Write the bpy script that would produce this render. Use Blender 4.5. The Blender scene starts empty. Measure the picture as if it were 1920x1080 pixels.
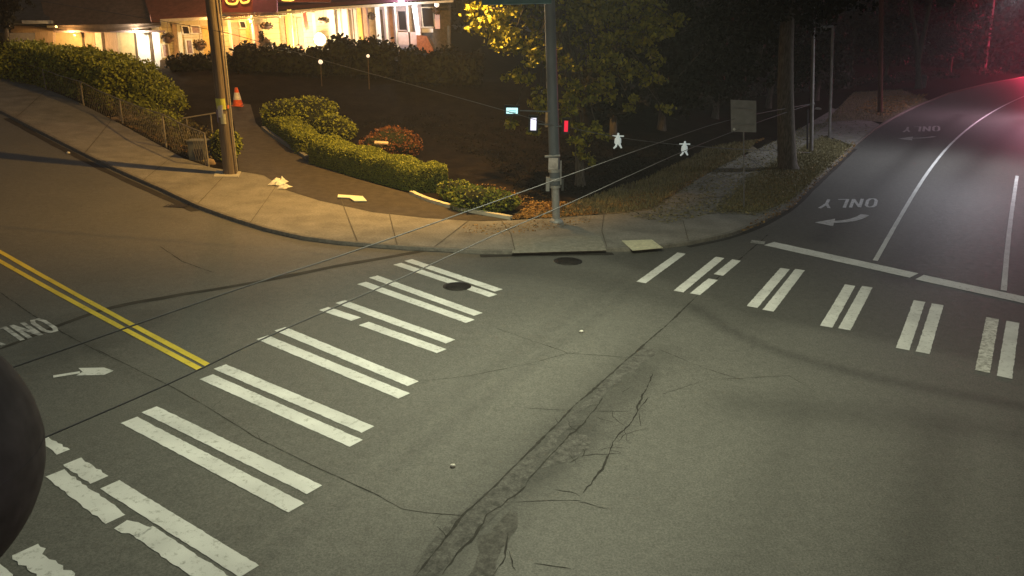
import bpy, math, random
import numpy as np
from mathutils import Vector, Matrix
random.seed(7); rng = np.random.default_rng(11)
SC = bpy.context.scene; COL = SC.collection
R = math.radians
# ------------------------------------------------------------------ camera
CAM_H = 7.0; F = 1500.0; PITCH = R(18.1); ROLL = R(1.0)
fw = Vector((0, math.cos(PITCH), -math.sin(PITCH))); r0 = Vector((1, 0, 0)); u0 = r0.cross(fw)
rv = r0*math.cos(ROLL)+u0*math.sin(ROLL); uv = -r0*math.sin(ROLL)+u0*math.cos(ROLL)
cd = bpy.data.cameras.new('camera'); cam = bpy.data.objects.new('camera', cd); COL.objects.link(cam)
cd.sensor_width = 36; cd.lens = F/1920*36; cd.clip_end = 2500; cd.clip_start = .05
M = Matrix((rv, uv, -fw)).transposed().to_4x4(); M.translation = (0, 0, CAM_H); cam.matrix_world = M
SC.camera = cam
# ------------------------------------------------------------------ night sky, faint moon
W = bpy.data.worlds.new('World'); SC.world = W; W.use_nodes = True
wn = W.node_tree; bg = wn.nodes['Background']
sky = wn.nodes.new('ShaderNodeTexSky'); sky.sky_type = 'NISHITA'; sky.sun_disc = False
sky.sun_elevation = R(-1); sky.sun_rotation = R(200)
wn.links.new(sky.outputs[0], bg.inputs[0]); bg.inputs[1].default_value = .30
sd = bpy.data.lights.new('moon', 'SUN'); sd.energy = .012; sd.angle = R(.5); sd.color = (.75, .83, 1)
so = bpy.data.objects.new('moon', sd); COL.objects.link(so); so.rotation_euler = (R(50), 0, R(160))
SC.view_settings.view_transform = 'Standard'; SC.view_settings.look = 'None'
SC.view_settings.exposure = 0.0; SC.view_settings.gamma = 1; SC.view_settings.use_curve_mapping = False

def ray(px, py): return rv*(px-960)-uv*(py-540)+fw*F
def sm01(t): t = min(1, max(0, t)); return t*t*(3-2*t)
TX, TY = -math.sin(R(52)), math.cos(R(52))
def H(x, y):                                               # height of the land: the side street climbs to the left, the yard rises to the house
    s = (x*TX+y*TY-32)/6
    h = .11*6*(math.log1p(math.exp(s)) if s < 30 else s)
    if h > 5.5: h = 5.5+1.5*(1-math.exp(-(h-5.5)/1.5))
    if y > 44 and -32 < x < 18: h += max(0, 2.9-.5*h)*sm01((y-44)/15)*sm01((x+32)/12)*(1-sm01((x-4)/14))
    return h
_gc = {}
def G(px, py, z=0.0):                                      # point of the land (raised by z) seen at a photograph position
    k = (px, py, z)
    if k in _gc: return _gc[k].copy()
    d = ray(px, py); d = d/d.y; t = 4.0
    while t < 900 and CAM_H+d.z*t > H(d.x*t, t)+z: t *= 1.012
    a, b = t/1.012, t
    for _ in range(24):
        m = (a+b)/2
        if CAM_H+d.z*m > H(d.x*m, m)+z: a = m
        else: b = m
    p = Vector((d.x*b, b, H(d.x*b, b)+z)); _gc[k] = p
    return p.copy()
def D(px, py, y):                                          # point of the upright plane at distance y
    d = ray(px, py); t = y/d.y
    return Vector((d.x*t, y, CAM_H+d.z*t))
# ------------------------------------------------------------------ materials
MATS = {}
def mat(name, col, rough=.8, var=.25, scale=6., bump=0., metal=0., spec=.3, scale2=None, col2=None, emit=None, es=0, aniso=None):
    if name in MATS: return MATS[name]
    m = bpy.data.materials.new(name); m.use_nodes = True; nt = m.node_tree; b = nt.nodes['Principled BSDF']
    b.inputs['Roughness'].default_value = rough; b.inputs['Metallic'].default_value = metal
    b.inputs['Specular IOR Level'].default_value = spec
    tc = nt.nodes.new('ShaderNodeTexCoord'); n = nt.nodes.new('ShaderNodeTexNoise')
    n.inputs['Scale'].default_value = scale; n.inputs['Detail'].default_value = 6
    src = tc.outputs['Object']
    if aniso:
        mp = nt.nodes.new('ShaderNodeMapping'); mp.inputs['Scale'].default_value = aniso
        nt.links.new(src, mp.inputs[0]); src = mp.outputs[0]
    nt.links.new(src, n.inputs['Vector'])
    cr = nt.nodes.new('ShaderNodeValToRGB'); e = cr.color_ramp.elements
    c2 = col2 or tuple(min(1, c*(1+var)) for c in col)
    e[0].position = .33; e[1].position = .67
    e[0].color = (*[c*(1-var) for c in col], 1); e[1].color = (*c2, 1)
    nt.links.new(n.outputs['Fac'], cr.inputs[0]); out = cr.outputs[0]
    if scale2:
        n2 = nt.nodes.new('ShaderNodeTexNoise'); n2.inputs['Scale'].default_value = scale2; n2.inputs['Detail'].default_value = 3
        nt.links.new(tc.outputs['Object'], n2.inputs['Vector'])
        mr = nt.nodes.new('ShaderNodeMapRange'); mr.inputs[1].default_value = .3; mr.inputs[2].default_value = .7
        mr.inputs[3].default_value = 1-var; mr.inputs[4].default_value = 1+var
        nt.links.new(n2.outputs['Fac'], mr.inputs[0])
        mx = nt.nodes.new('ShaderNodeVectorMath'); mx.operation = 'SCALE'
        nt.links.new(out, mx.inputs[0]); nt.links.new(mr.outputs[0], mx.inputs['Scale']); out = mx.outputs[0]
    nt.links.new(out, b.inputs['Base Color'])
    if bump:
        bp = nt.nodes.new('ShaderNodeBump'); bp.inputs['Strength'].default_value = bump; bp.inputs['Distance'].default_value = .02
        nt.links.new(n.outputs['Fac'], bp.inputs['Height']); nt.links.new(bp.outputs[0], b.inputs['Normal'])
    if emit:
        b.inputs['Emission Color'].default_value = (*emit, 1); b.inputs['Emission Strength'].default_value = es
    MATS[name] = m; return m

def asphalt_mat():
    m = bpy.data.materials.new('road_asphalt'); m.use_nodes = True; nt = m.node_tree; L = nt.links.new
    b = nt.nodes['Principled BSDF']; tc = nt.nodes.new('ShaderNodeTexCoord')
    at = nt.nodes.new('ShaderNodeAttribute'); at.attribute_name = 'tone'
    def noise(s, d=5, r=.6):
        n = nt.nodes.new('ShaderNodeTexNoise'); n.inputs['Scale'].default_value = s; n.inputs['Detail'].default_value = d
        n.inputs['Roughness'].default_value = r; L(tc.outputs['Object'], n.inputs['Vector']); return n.outputs['Fac']
    def mrange(x, a, c, f0=.3, f1=.7):
        r_ = nt.nodes.new('ShaderNodeMapRange'); r_.inputs[1].default_value = f0; r_.inputs[2].default_value = f1
        r_.inputs[3].default_value = a; r_.inputs[4].default_value = c; L(x, r_.inputs[0]); return r_.outputs[0]
    def mul(a, c):
        k = nt.nodes.new('ShaderNodeMath'); k.operation = 'MULTIPLY'; L(a, k.inputs[0]); L(c, k.inputs[1]); return k.outputs[0]
    fine = noise(30, 4, .9)
    v = mul(mul(mrange(noise(.35, 6, .7), .93, 1.07), mrange(noise(4.5, 7, .8), .84, 1.16)), mrange(fine, .62, 1.38, .38, .62))
    v = mul(v, at.outputs['Fac'])
    mx = nt.nodes.new('ShaderNodeVectorMath'); mx.operation = 'SCALE'; mx.inputs[0].default_value = (.116, .115, .104)
    L(v, mx.inputs['Scale']); L(mx.outputs[0], b.inputs['Base Color'])
    b.inputs['Roughness'].default_value = .62; b.inputs['Specular IOR Level'].default_value = .35
    L(mrange(noise(5), .56, .66), b.inputs['Roughness'])
    bp = nt.nodes.new('ShaderNodeBump'); bp.inputs['Strength'].default_value = .35; bp.inputs['Distance'].default_value = .01
    L(fine, bp.inputs['Height']); L(bp.outputs[0], b.inputs['Normal'])
    return m
def paint_mat(name, col, wear=.44):
    m = bpy.data.materials.new(name); m.use_nodes = True; nt = m.node_tree; L = nt.links.new
    b = nt.nodes['Principled BSDF']; tc = nt.nodes.new('ShaderNodeTexCoord')
    n = nt.nodes.new('ShaderNodeTexNoise'); n.inputs['Scale'].default_value = 9; n.inputs['Detail'].default_value = 8; n.inputs['Roughness'].default_value = .75
    L(tc.outputs['Object'], n.inputs['Vector'])
    cr = nt.nodes.new('ShaderNodeValToRGB'); e = cr.color_ramp.elements
    e[0].position = wear-.09; e[0].color = (col[0]*.45, col[1]*.45, col[2]*.42, 1); e[1].position = wear+.05; e[1].color = (*col, 1)
    L(n.outputs['Fac'], cr.inputs[0])
    n2 = nt.nodes.new('ShaderNodeTexNoise'); n2.inputs['Scale'].default_value = 1.2; L(tc.outputs['Object'], n2.inputs['Vector'])
    mr = nt.nodes.new('ShaderNodeMapRange'); mr.inputs[1].default_value = .3; mr.inputs[2].default_value = .7; mr.inputs[3].default_value = .82; mr.inputs[4].default_value = 1.08
    L(n2.outputs['Fac'], mr.inputs[0])
    mx = nt.nodes.new('ShaderNodeVectorMath'); mx.operation = 'SCALE'; L(cr.outputs[0], mx.inputs[0]); L(mr.outputs[0], mx.inputs['Scale'])
    L(mx.outputs[0], b.inputs['Base Color']); b.inputs['Roughness'].default_value = .6
    return m
def leaf_mat(name, c1, c2, scale=3.):
    if name in MATS: return MATS[name]
    m = bpy.data.materials.new(name); m.use_nodes = True; nt = m.node_tree; L = nt.links.new
    b = nt.nodes['Principled BSDF']; at = nt.nodes.new('ShaderNodeAttribute'); at.attribute_name = 'shade'
    cr = nt.nodes.new('ShaderNodeValToRGB'); cr.color_ramp.elements[0].color = (*c1, 1); cr.color_ramp.elements[1].color = (*c2, 1)
    L(at.outputs['Fac'], cr.inputs[0]); L(cr.outputs[0], b.inputs['Base Color'])
    b.inputs['Roughness'].default_value = .6; b.inputs['Specular IOR Level'].default_value = .05 if name.startswith('dark') else .3
    MATS[name] = m; return m

# ------------------------------------------------------------------ mesh helpers
class MB:
    def __init__(s): s.v = []; s.f = []; s.sm = []
    def add(s, vs, fs, smooth=False):
        n = len(s.v); s.v += [tuple(v) for v in vs]; s.f += [tuple(i+n for i in f) for f in fs]; s.sm += [smooth]*len(fs); return s
    def box(s, c, size, rot=None):
        c = Vector(c); hx, hy, hz = size[0]/2, size[1]/2, size[2]/2
        vs = [Vector((x, y, z)) for x in (-hx, hx) for y in (-hy, hy) for z in (-hz, hz)]
        if rot is not None: vs = [rot @ v for v in vs]
        return s.add([v+c for v in vs], [(0, 1, 3, 2), (4, 6, 7, 5), (0, 4, 5, 1), (2, 3, 7, 6), (0, 2, 6, 4), (1, 5, 7, 3)])
    def slab(s, q, d):                                       # quad q (4 points) thickened by vector d
        q = [Vector(a) for a in q]; d = Vector(d)
        return s.add(q+[a+d for a in q], [(0, 1, 2, 3), (7, 6, 5, 4), (0, 4, 5, 1), (1, 5, 6, 2), (2, 6, 7, 3), (3, 7, 4, 0)])
    def tube(s, pts, rad, n=8, cap=True, smooth=True):
        pts = [Vector(p) for p in pts]; rad = rad if isinstance(rad, (list, tuple)) else [rad]*len(pts); vs = []
        t0 = (pts[1]-pts[0]).normalized(); a = t0.orthogonal().normalized()
        for i, p in enumerate(pts):
            t = (pts[min(i+1, len(pts)-1)]-pts[max(i-1, 0)]).normalized()
            a = (a-t*a.dot(t)).normalized(); b = t.cross(a)
            vs += [p+(a*math.cos(2*math.pi*k/n)+b*math.sin(2*math.pi*k/n))*rad[i] for k in range(n)]
        fs = [(i*n+k, i*n+(k+1) % n, (i+1)*n+(k+1) % n, (i+1)*n+k) for i in range(len(pts)-1) for k in range(n)]
        s.add(vs, fs, smooth)
        if cap:
            m = len(vs)-n; s.add(vs[:n], [tuple(reversed(range(n)))]); s.add(vs[m:], [tuple(range(n))])
        return s
    def lathe(s, base, prof, n=16, axis=None):               # prof: (radius, height)
        base = Vector(base); vs = []
        q = Vector((0, 0, 1)).rotation_difference(Vector(axis)) if axis is not None else None
        for r_, z in prof:
            for k in range(n):
                v = Vector((r_*math.cos(2*math.pi*k/n), r_*math.sin(2*math.pi*k/n), z))
                vs.append(base+(q @ v if q else v))
        fs = [(i*n+k, i*n+(k+1) % n, (i+1)*n+(k+1) % n, (i+1)*n+k) for i in range(len(prof)-1) for k in range(n)]
        s.add(vs, fs, True)
        if prof[0][0] > 1e-4: s.add(vs[:n], [tuple(reversed(range(n)))])
        if prof[-1][0] > 1e-4: s.add(vs[-n:], [tuple(range(n))])
        return s
    def ball(s, c, r_, n=12, sq=(1, 1, 1), jit=0.):
        c = Vector(c); vs = []; m = n//2
        for i in range(m+1):
            th = math.pi*i/m
            for k in range(n):
                ph = 2*math.pi*k/n; j = 1+(random.uniform(-jit, jit) if 0 < i < m else 0)
                vs.append(c+Vector((math.sin(th)*math.cos(ph)*sq[0], math.sin(th)*math.sin(ph)*sq[1], math.cos(th)*sq[2]))*r_*j)
        fs = [(i*n+k, (i+1)*n+k, (i+1)*n+(k+1) % n, i*n+(k+1) % n) for i in range(m) for k in range(n)]
        return s.add(vs, fs, True)
    def poly(s, pts): return s.add(pts, [tuple(range(len(pts)))])
    def build(s, name, m, parent=None, local=False):
        me = bpy.data.meshes.new(name); o = bpy.data.objects.new(name, me); COL.objects.link(o)
        off = Vector((0, 0, 0))
        if parent is not None:
            o.parent = parent; off = parent_loc(parent)
        elif s.v and not local:
            a = np.array(s.v); off = Vector(((a[:, 0].min()+a[:, 0].max())/2, (a[:, 1].min()+a[:, 1].max())/2, a[:, 2].min()))
            o.location = off
        me.from_pydata([(v[0]-off.x, v[1]-off.y, v[2]-off.z) for v in s.v], [], s.f)
        me.polygons.foreach_set('use_smooth', s.sm); me.materials.append(m); me.update()
        return o
def parent_loc(p):
    v = Vector((0, 0, 0))
    while p is not None: v = v+p.location; p = p.parent
    return v
def tag(o, label=None, cat=None, group=None, kind=None):
    if label: o['label'] = label
    if cat: o['category'] = cat
    if group: o['group'] = group
    if kind: o['kind'] = kind
    return o
def thing(name, loc, label, cat, group=None):
    o = bpy.data.objects.new(name, None); COL.objects.link(o); o.location = loc; o.empty_display_size = .3
    return tag(o, label, cat, group)
def npmesh(name, V, Fq, m, parent=None, attr=None, kind=None):
    me = bpy.data.meshes.new(name); o = bpy.data.objects.new(name, me); COL.objects.link(o)
    if parent is not None:
        o.parent = parent; p = parent_loc(parent); V = V-np.array(p)
    k = Fq.shape[1]; n = len(Fq)
    me.vertices.add(len(V)); me.vertices.foreach_set('co', V.astype(np.float32).ravel())
    me.loops.add(n*k); me.loops.foreach_set('vertex_index', Fq.astype(np.int32).ravel())
    me.polygons.add(n); me.polygons.foreach_set('loop_start', np.arange(0, n*k, k, dtype=np.int32))
    me.polygons.foreach_set('loop_total', np.full(n, k, np.int32))
    if attr is not None:
        for an, av in attr.items():
            a = me.attributes.new(an, 'FLOAT', 'POINT'); a.data.foreach_set('value', av.astype(np.float32))
    me.update(); me.validate(); me.materials.append(m)
    if kind: o['kind'] = kind
    return o
def leaves(name, P, size, m, parent=None, kind='stuff', flat=0., aspect=.6):
    P = np.asarray(P, float); n = len(P); s = size*rng.uniform(.6, 1.4, (n, 1))
    a = rng.normal(size=(n, 3)); a[:, 2] *= (1-flat); a /= np.linalg.norm(a, axis=1)[:, None]
    b = rng.normal(size=(n, 3)); b[:, 2] *= (1-flat); b -= a*(a*b).sum(1)[:, None]; b /= np.linalg.norm(b, axis=1)[:, None]
    V = np.stack([P-a*s, P+b*s*aspect, P+a*s, P-b*s*aspect], 1).reshape(-1, 3)
    Fq = np.arange(4*n).reshape(-1, 4); sh = np.repeat(rng.uniform(0, 1, n), 4)
    return npmesh(name, V, Fq, m, parent, {'shade': sh}, kind)
def lp(pts, step):                                           # resample a polyline
    out = [Vector(pts[0])]
    for a, b in zip(pts[:-1], pts[1:]):
        a = Vector(a); b = Vector(b); k = max(1, int((b-a).length/step))
        out += [a.lerp(b, i/k) for i in range(1, k+1)]
    return out
def smooth(pts, it=2):
    pts = [Vector(p) for p in pts]
    for _ in range(it):
        q = [pts[0]]
        for a, b in zip(pts[:-1], pts[1:]): q += [a.lerp(b, .25), a.lerp(b, .75)]
        pts = q+[pts[-1]]
    return pts
def ribbon(pts, w, z, jit=0., taper=None):
    """flat strip along pts on the ground, width w"""
    pts = [Vector((p[0], p[1], 0)) for p in pts]; L_, R_ = [], []
    n = len(pts)
    for i, p in enumerate(pts):
        t = (pts[min(i+1, n-1)]-pts[max(i-1, 0)]).normalized(); nn = Vector((-t.y, t.x, 0))
        ww = w/2*(taper[i] if taper else 1)
        for lst, q_ in ((L_, p+nn*(ww+random.uniform(-jit, jit))), (R_, p-nn*(ww+random.uniform(-jit, jit)))):
            lst.append(Vector((q_.x, q_.y, H(q_.x, q_.y)+z)))
    mb = MB(); mb.add(L_+R_, [(i, i+1, n+i+1, n+i) for i in range(n-1)]); return mb

# ------------------------------------------------------------------ street lamps (heads out of the picture)
def lamp_light(name, loc, col, power, target, size=.25, angle=150, blend=.8, parent=None):
    ld = bpy.data.lights.new(name, 'SPOT'); ld.energy = power; ld.color = col; ld.shadow_soft_size = size
    ld.spot_size = R(angle); ld.spot_blend = blend
    o = bpy.data.objects.new(name, ld); COL.objects.link(o)
    o.rotation_euler = (Vector(target)-Vector(loc)).to_track_quat('-Z', 'Y').to_euler()
    if parent is not None: o.parent = parent; o.location = Vector(loc)-parent_loc(parent)
    else: o.location = loc
    return o
def point_light(name, loc, col, power, size=.1, parent=None):
    ld = bpy.data.lights.new(name, 'POINT'); ld.energy = power; ld.color = col; ld.shadow_soft_size = size
    o = bpy.data.objects.new(name, ld); COL.objects.link(o)
    if parent is not None: o.parent = parent; o.location = Vector(loc)-parent_loc(parent)
    else: o.location = loc
    return o
galv = mat('galvanised_steel', (.22, .23, .24), .5, .2, 4, metal=.6)
def street_lamp(base, head, col, power, target, label, es=60, angle=150, size=.22, blend=.8):
    base = Vector(base); head = Vector(head); t = thing('street_lamp', base, label, 'street lamp', 'street lamps round the crossing')
    top = Vector((base.x, base.y, head.z-.4))
    MB().tube([base, base+Vector((0, 0, 1)), top], [.13, .11, .08], 12).build('pole', galv, t)
    MB().tube(smooth([top-Vector((0, 0, .4)), top+Vector((0, 0, .5)), head+Vector((0, 0, .12))], 2), .045, 8).build('mast_arm', galv, t)
    d = (head-base); d.z = 0; d = d.normalized(); rot = Vector((1, 0, 0)).rotation_difference(d).to_matrix()
    h = MB().box(head+Vector((0, 0, .12)), (.8, .34, .12), rot).build('lamp_head', galv, t)
    MB().box(head+Vector((0, 0, .04)), (.5, .26, .03), rot).build('lens', mat('lens_'+label[:8], col, emit=col, es=es), h)
    lamp_light('lamp_light', head-Vector((0, 0, .32)), col, power, target, size, angle, blend, t)
SOD = (1.0, .54, .125); LED = (1.0, 1.0, .68); COOL = (.92, .93, 1.0)
g = G(850, 357); hd = Vector((g.x, g.y, g.z+12.2))
street_lamp(G(1025, 240), hd, SOD, 14800, (hd.x-.43*12, hd.y+.44*12, hd.z-.788*12), 'sodium street lamp over the hedge corner lighting the pavement orange', angle=158, blend=.5, size=.15)
g = G(1000, 690); street_lamp((9.5, -3.5, 0), (g.x, g.y, 10.2), LED, 5500, (g.x, g.y, 0), 'pale led street lamp reaching over the middle of the crossing', angle=168, blend=.9, size=.45)
g = G(1775, 318); street_lamp((g.x+13, g.y+2, 0), (g.x+2.5, g.y+1, 9.6), COOL, 5200, (g.x, g.y+.5, 0), 'cool white street lamp over the far traffic lanes', angle=150, blend=1, size=.12)
g = G(2060, 235); street_lamp((g.x+10, g.y+2, 0), (g.x, g.y, 11), (1, .60, .80), 17000, (g.x, g.y, 0), 'pinkish street lamp far along the bending lanes', angle=165, blend=1, size=.12)
# ------------------------------------------------------------------ the ground, road, lot
ground_m = mat('soil', (.055, .045, .032), .95, .4, 1.5, .5, scale2=12)
MB().poly([(-1500, -300, -.3), (1500, -300, -.3), (1500, 1800, -.3), (-1500, 1800, -.3)]).build('ground', ground_m, local=True)['kind'] = 'structure'

curb_px = [(0, 210), (100, 262), (200, 312), (300, 357), (370, 390), (430, 412), (500, 434), (570, 450), (640, 459), (700, 464), (770, 469), (850, 473), (930, 477), (1000, 477), (1130, 472), (1200, 471), (1290, 460), (1370, 443), (1430, 420), (1480, 392), (1520, 352), (1560, 315), (1600, 277), (1640, 244), (1680, 220), (1720, 200), (1780, 176), (1850, 158), (1920, 145), (2050, 126)]
inner_px = [(0, 128), (90, 172), (160, 202), (230, 238), (310, 282), (345, 302), (400, 320), (455, 327), (495, 333), (540, 362), (600, 381), (700, 403), (800, 414), (900, 420), (960, 419), (1040, 413), (1150, 407), (1225, 399), (1290, 352), (1350, 316), (1420, 284), (1500, 244), (1550, 214), (1600, 192)]
def ext(a, b, L_): d = (a-b); d.z = 0; p = a+d.normalized()*L_; p.z = H(p.x, p.y); return p
CURB = [G(x, y, 0) for x, y in curb_px]; CURB = [ext(CURB[0], CURB[4], L_) for L_ in (60, 35, 15)]+CURB
INNER = [G(x, y) for x, y in inner_px]; INNER = [ext(INNER[0], INNER[3], L_) for L_ in (60, 35, 15)]+INNER
outer_r = [(1650, 192), (1600, 222), (1540, 262), (1460, 306), (1400, 345), (1350, 400)]   # verge side of the right-hand path
ST = .12
def fill(name, pts, z, m, kind='structure', parent=None, skirt=0., step=1.2, lim=(-70, 130, 2, 130)):
    """a flat polygon draped z above the land"""
    import bmesh
    bm = bmesh.new(); vs = [bm.verts.new((p[0], p[1], 0)) for p in pts]; f = bm.faces.new(vs)
    f.normal_update()
    if f.normal.z < 0: f.normal_flip()
    bmesh.ops.triangulate(bm, faces=[f])
    X0, X1 = max(lim[0], min(p[0] for p in pts)), min(lim[1], max(p[0] for p in pts)); Y0, Y1 = max(lim[2], min(p[1] for p in pts)), min(lim[3], max(p[1] for p in pts))
    for lo_, hi_, ax in ((X0, X1, 0), (Y0, Y1, 1)):
        k = int((hi_-lo_)/step)
        for i in range(k+1):
            co = [0, 0, 0]; co[ax] = lo_+(i+.37)*step; no = [0, 0, 0]; no[ax] = 1
            bmesh.ops.bisect_plane(bm, geom=bm.verts[:]+bm.edges[:]+bm.faces[:], plane_co=co, plane_no=no, dist=1e-5)
    for v in bm.verts: v.co.z = H(v.co.x, v.co.y)+z
    if skirt:
        be = [e for e in bm.edges if e.is_boundary]
        r_ = bmesh.ops.extrude_edge_only(bm, edges=be)
        for v in r_['geom']:
            if isinstance(v, bmesh.types.BMVert): v.co.z -= skirt
    me = bpy.data.meshes.new(name); bm.to_mesh(me); bm.free(); o = bpy.data.objects.new(name, me); COL.objects.link(o)
    me.materials.append(m)
    if parent is not None:
        o.parent = parent
    elif kind: o['kind'] = kind
    return o
# road: a grid so that stains, patches and shade tones can be stored on it
def segdist(X, Y, a, b):
    ax, ay, bx, by = a[0], a[1], b[0], b[1]; dx, dy = bx-ax, by-ay; l2 = dx*dx+dy*dy+1e-9
    t = np.clip(((X-ax)*dx+(Y-ay)*dy)/l2, 0, 1); return np.hypot(X-ax-t*dx, Y-ay-t*dy), t
def linemask(X, Y, pts, w):
    best = np.full(X.shape, 1e9)
    for a, b in zip(pts[:-1], pts[1:]):
        d, _ = segdist(X, Y, a, b); best = np.minimum(best, d)
    return np.exp(-(best/w)**2)
def inpoly(X, Y, poly):
    ins = np.zeros(X.shape, bool); n = len(poly)
    for i in range(n):
        x1, y1 = poly[i][0], poly[i][1]; x2, y2 = poly[(i+1) % n][0], poly[(i+1) % n][1]
        c = ((y1 > Y) != (y2 > Y)) & (X < (x2-x1)*(Y-y1)/(y2-y1+1e-12)+x1); ins ^= c
    return ins
xs = np.concatenate([np.linspace(-400, -45, 40), np.arange(-44, 50, .22), np.linspace(51, 500, 60)])
ys = np.concatenate([np.linspace(-60, 3, 20), np.arange(3.2, 36, .16), np.arange(36, 90, .6), np.linspace(92, 600, 60)])
X, Y = np.meshgrid(xs, ys); tone = np.ones(X.shape)
JOINT = [(640, 1250), (780, 1080), (870, 965), (990, 850), (1070, 768), (1180, 670), (1250, 610), (1310, 552), (1365, 505), (1440, 440)]
JW = [G(*p) for p in JOINT]
# Rainier side: darker asphalt beyond the joint and the corner
dark = [G(*p) for p in [(1120, 480), (1310, 552), (1400, 590), (1920, 690), (2400, 760)]]+[Vector((200, 60, 0)), Vector((500, 600, 0)), Vector((60, 600, 0))]+[G(1560, 300), G(1450, 420), G(1290, 455)]
dm = inpoly(X, Y, dark).astype(float)
for _ in range(3): dm[1:-1, 1:-1] = (dm[1:-1, 1:-1]*2+dm[2:, 1:-1]+dm[:-2, 1:-1]+dm[1:-1, 2:]+dm[1:-1, :-2])/6
tone *= 1-.30*dm
def tone_band(px, w, k):
    global tone
    tone = tone*(1-k*linemask(X, Y, smooth([G(*p) for p in px], 2), w))
tone_band([(1300, 575), (1400, 640), (1560, 690), (1700, 722), (1920, 762), (2100, 795)], .22, .35)
tone_band([(1380, 755), (1500, 770), (1640, 778), (1780, 790), (1900, 812)], .55, .22)
tone_band([(1760, 800), (1740, 900), (1715, 1000), (1700, 1100)], .45, .2)
tone_band([(960, 505), (1100, 520), (1250, 560), (1400, 600)], .9, .22)  # shade of the tree canopy put into the road tone
tone_band([(1690, 520), (1740, 430), (1800, 340), (1850, 285), (1920, 225)], .75, .45)       # oil between the wheel tracks
tone_band([(1540, 450), (1620, 370), (1680, 315), (1735, 262), (1800, 215)], .55, .38)
tone_band([(1990, 560), (1985, 420), (1990, 320)], .5, .25)
tone_band([(60, 690), (200, 640), (330, 590), (480, 560)], .9, .15)
tone_band([(0, 560), (150, 640), (280, 720), (430, 800)], .12, .18)
patch = inpoly(X, Y, [G(*p) for p in [(20, 660), (110, 590), (230, 575), (330, 585), (240, 640), (120, 680)]])
tone = np.where(patch, tone*.86, tone)
strip = inpoly(X, Y, [G(*p) for p in [(780, 1080), (870, 965), (990, 850), (1070, 768), (1180, 670), (1240, 690), (1210, 745), (1150, 770), (1110, 830), (1060, 880), (1000, 905), (960, 945), (900, 1010), (860, 1090), (760, 1200)]])
sd_ = linemask(X, Y, [G(*p) for p in [(765, 1110), (880, 985), (1000, 870), (1085, 775), (1170, 700), (1225, 665)]], .75)
tone *= 1-.30*sd_
strip = strip & (np.sin(X*7.1+2*np.sin(Y*4.3))*np.sin(Y*6.3+X*2.1)+.55+1.2*sd_ > .2)
tone = np.where(strip, tone*.80, tone)
for px_, w_, k_ in (([(1000, 905), (1080, 850), (1110, 815), (1060, 800), (1020, 850)], .35, .22), ([(900, 1010), (935, 960), (1000, 900)], .4, .2), ([(1115, 800), (1150, 830), (1195, 760)], .18, .15)): tone_band(px_, w_, k_)
for px_, w_, k_ in (([(1400, 1080), (1440, 950), (1480, 830), (1500, 740)], .35, .10), ([(1180, 1080), (1290, 940), (1370, 830)], .3, -.07), ([(1850, 1080), (1860, 900), (1850, 780)], .4, -.10), ([(520, 1080), (700, 860), (860, 700), (1000, 600)], .5, -.07), ([(1000, 720), (1080, 660), (1130, 600)], 1.2, -.14)): tone_band(px_, w_, k_)
tone *= 1+.06*np.sin(X*.21+1.3)*np.sin(Y*.17)
V = np.stack([X.ravel(), Y.ravel(), np.array([H(a, b) for a, b in zip(X.ravel(), Y.ravel())])], 1); nx, ny = len(xs), len(ys)
ii = (np.arange(ny-1)[:, None]*nx+np.arange(nx-1)[None]).ravel()
road = npmesh('road', V, np.stack([ii, ii+1, ii+nx+1, ii+nx], 1), asphalt_mat(), None, {'tone': tone.ravel()}, 'structure')

conc = mat('pavement_concrete', (.22, .21, .185), .9, .20, 1.1, .3, scale2=16)
conc_l = mat('curb_concrete', (.17, .16, .14), .9, .2, 5, .3, scale2=14)
soil = mat('verge_soil', (.14, .12, .075), .95, .45, 2.2, .6, scale2=9)
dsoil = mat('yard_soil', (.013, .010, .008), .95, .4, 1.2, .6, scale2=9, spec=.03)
drivem = mat('driveway_asphalt', (.055, .047, .040), .85, .22, 3, .3, scale2=26)
tar = mat('tar', (.022, .021, .02), .7, .3, 9, .2)
lot_far = [Vector((190, 300, 0)), Vector((300, 700, 0)), Vector((-500, 700, 0)), Vector((-500, 180, 0))]
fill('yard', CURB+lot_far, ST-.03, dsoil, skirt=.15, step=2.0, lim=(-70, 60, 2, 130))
pave = fill('sidewalk', CURB[:24]+[G(1475, 385), G(1420, 405), G(1352, 402)]+[G(x, y) for x, y in reversed(outer_r[:-1])]+INNER[::-1], ST, conc, skirt=.14)
# curb stones along the whole edge, dropped to almost nothing at the ramps
def curb_strip(i0, i1, drop=False):
    pts = lp(CURB[i0:i1+1], .6); out = MB(); n = len(pts); ring = []
    for p in pts: p.z = H(p.x, p.y)
    for i, p in enumerate(pts):
        t = (pts[min(i+1, n-1)]-pts[max(i-1, 0)]).normalized(); nn = Vector((-t.y, t.x, 0))
        ring += [p-nn*.012+Vector((0, 0, -.03)), p-nn*.004+Vector((0, 0, ST-.012)), p+nn*.012+Vector((0, 0, ST+.005)), p+nn*.15+Vector((0, 0, ST+.005)), p+nn*.15+Vector((0, 0, ST-.04))]
    out.add(ring, [(i*5+k, i*5+k+1, (i+1)*5+k+1, (i+1)*5+k) for i in range(n-1) for k in range(4)]); return out
curb_strip(0, len(CURB)-1).build('curb', conc_l, pave)
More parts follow.
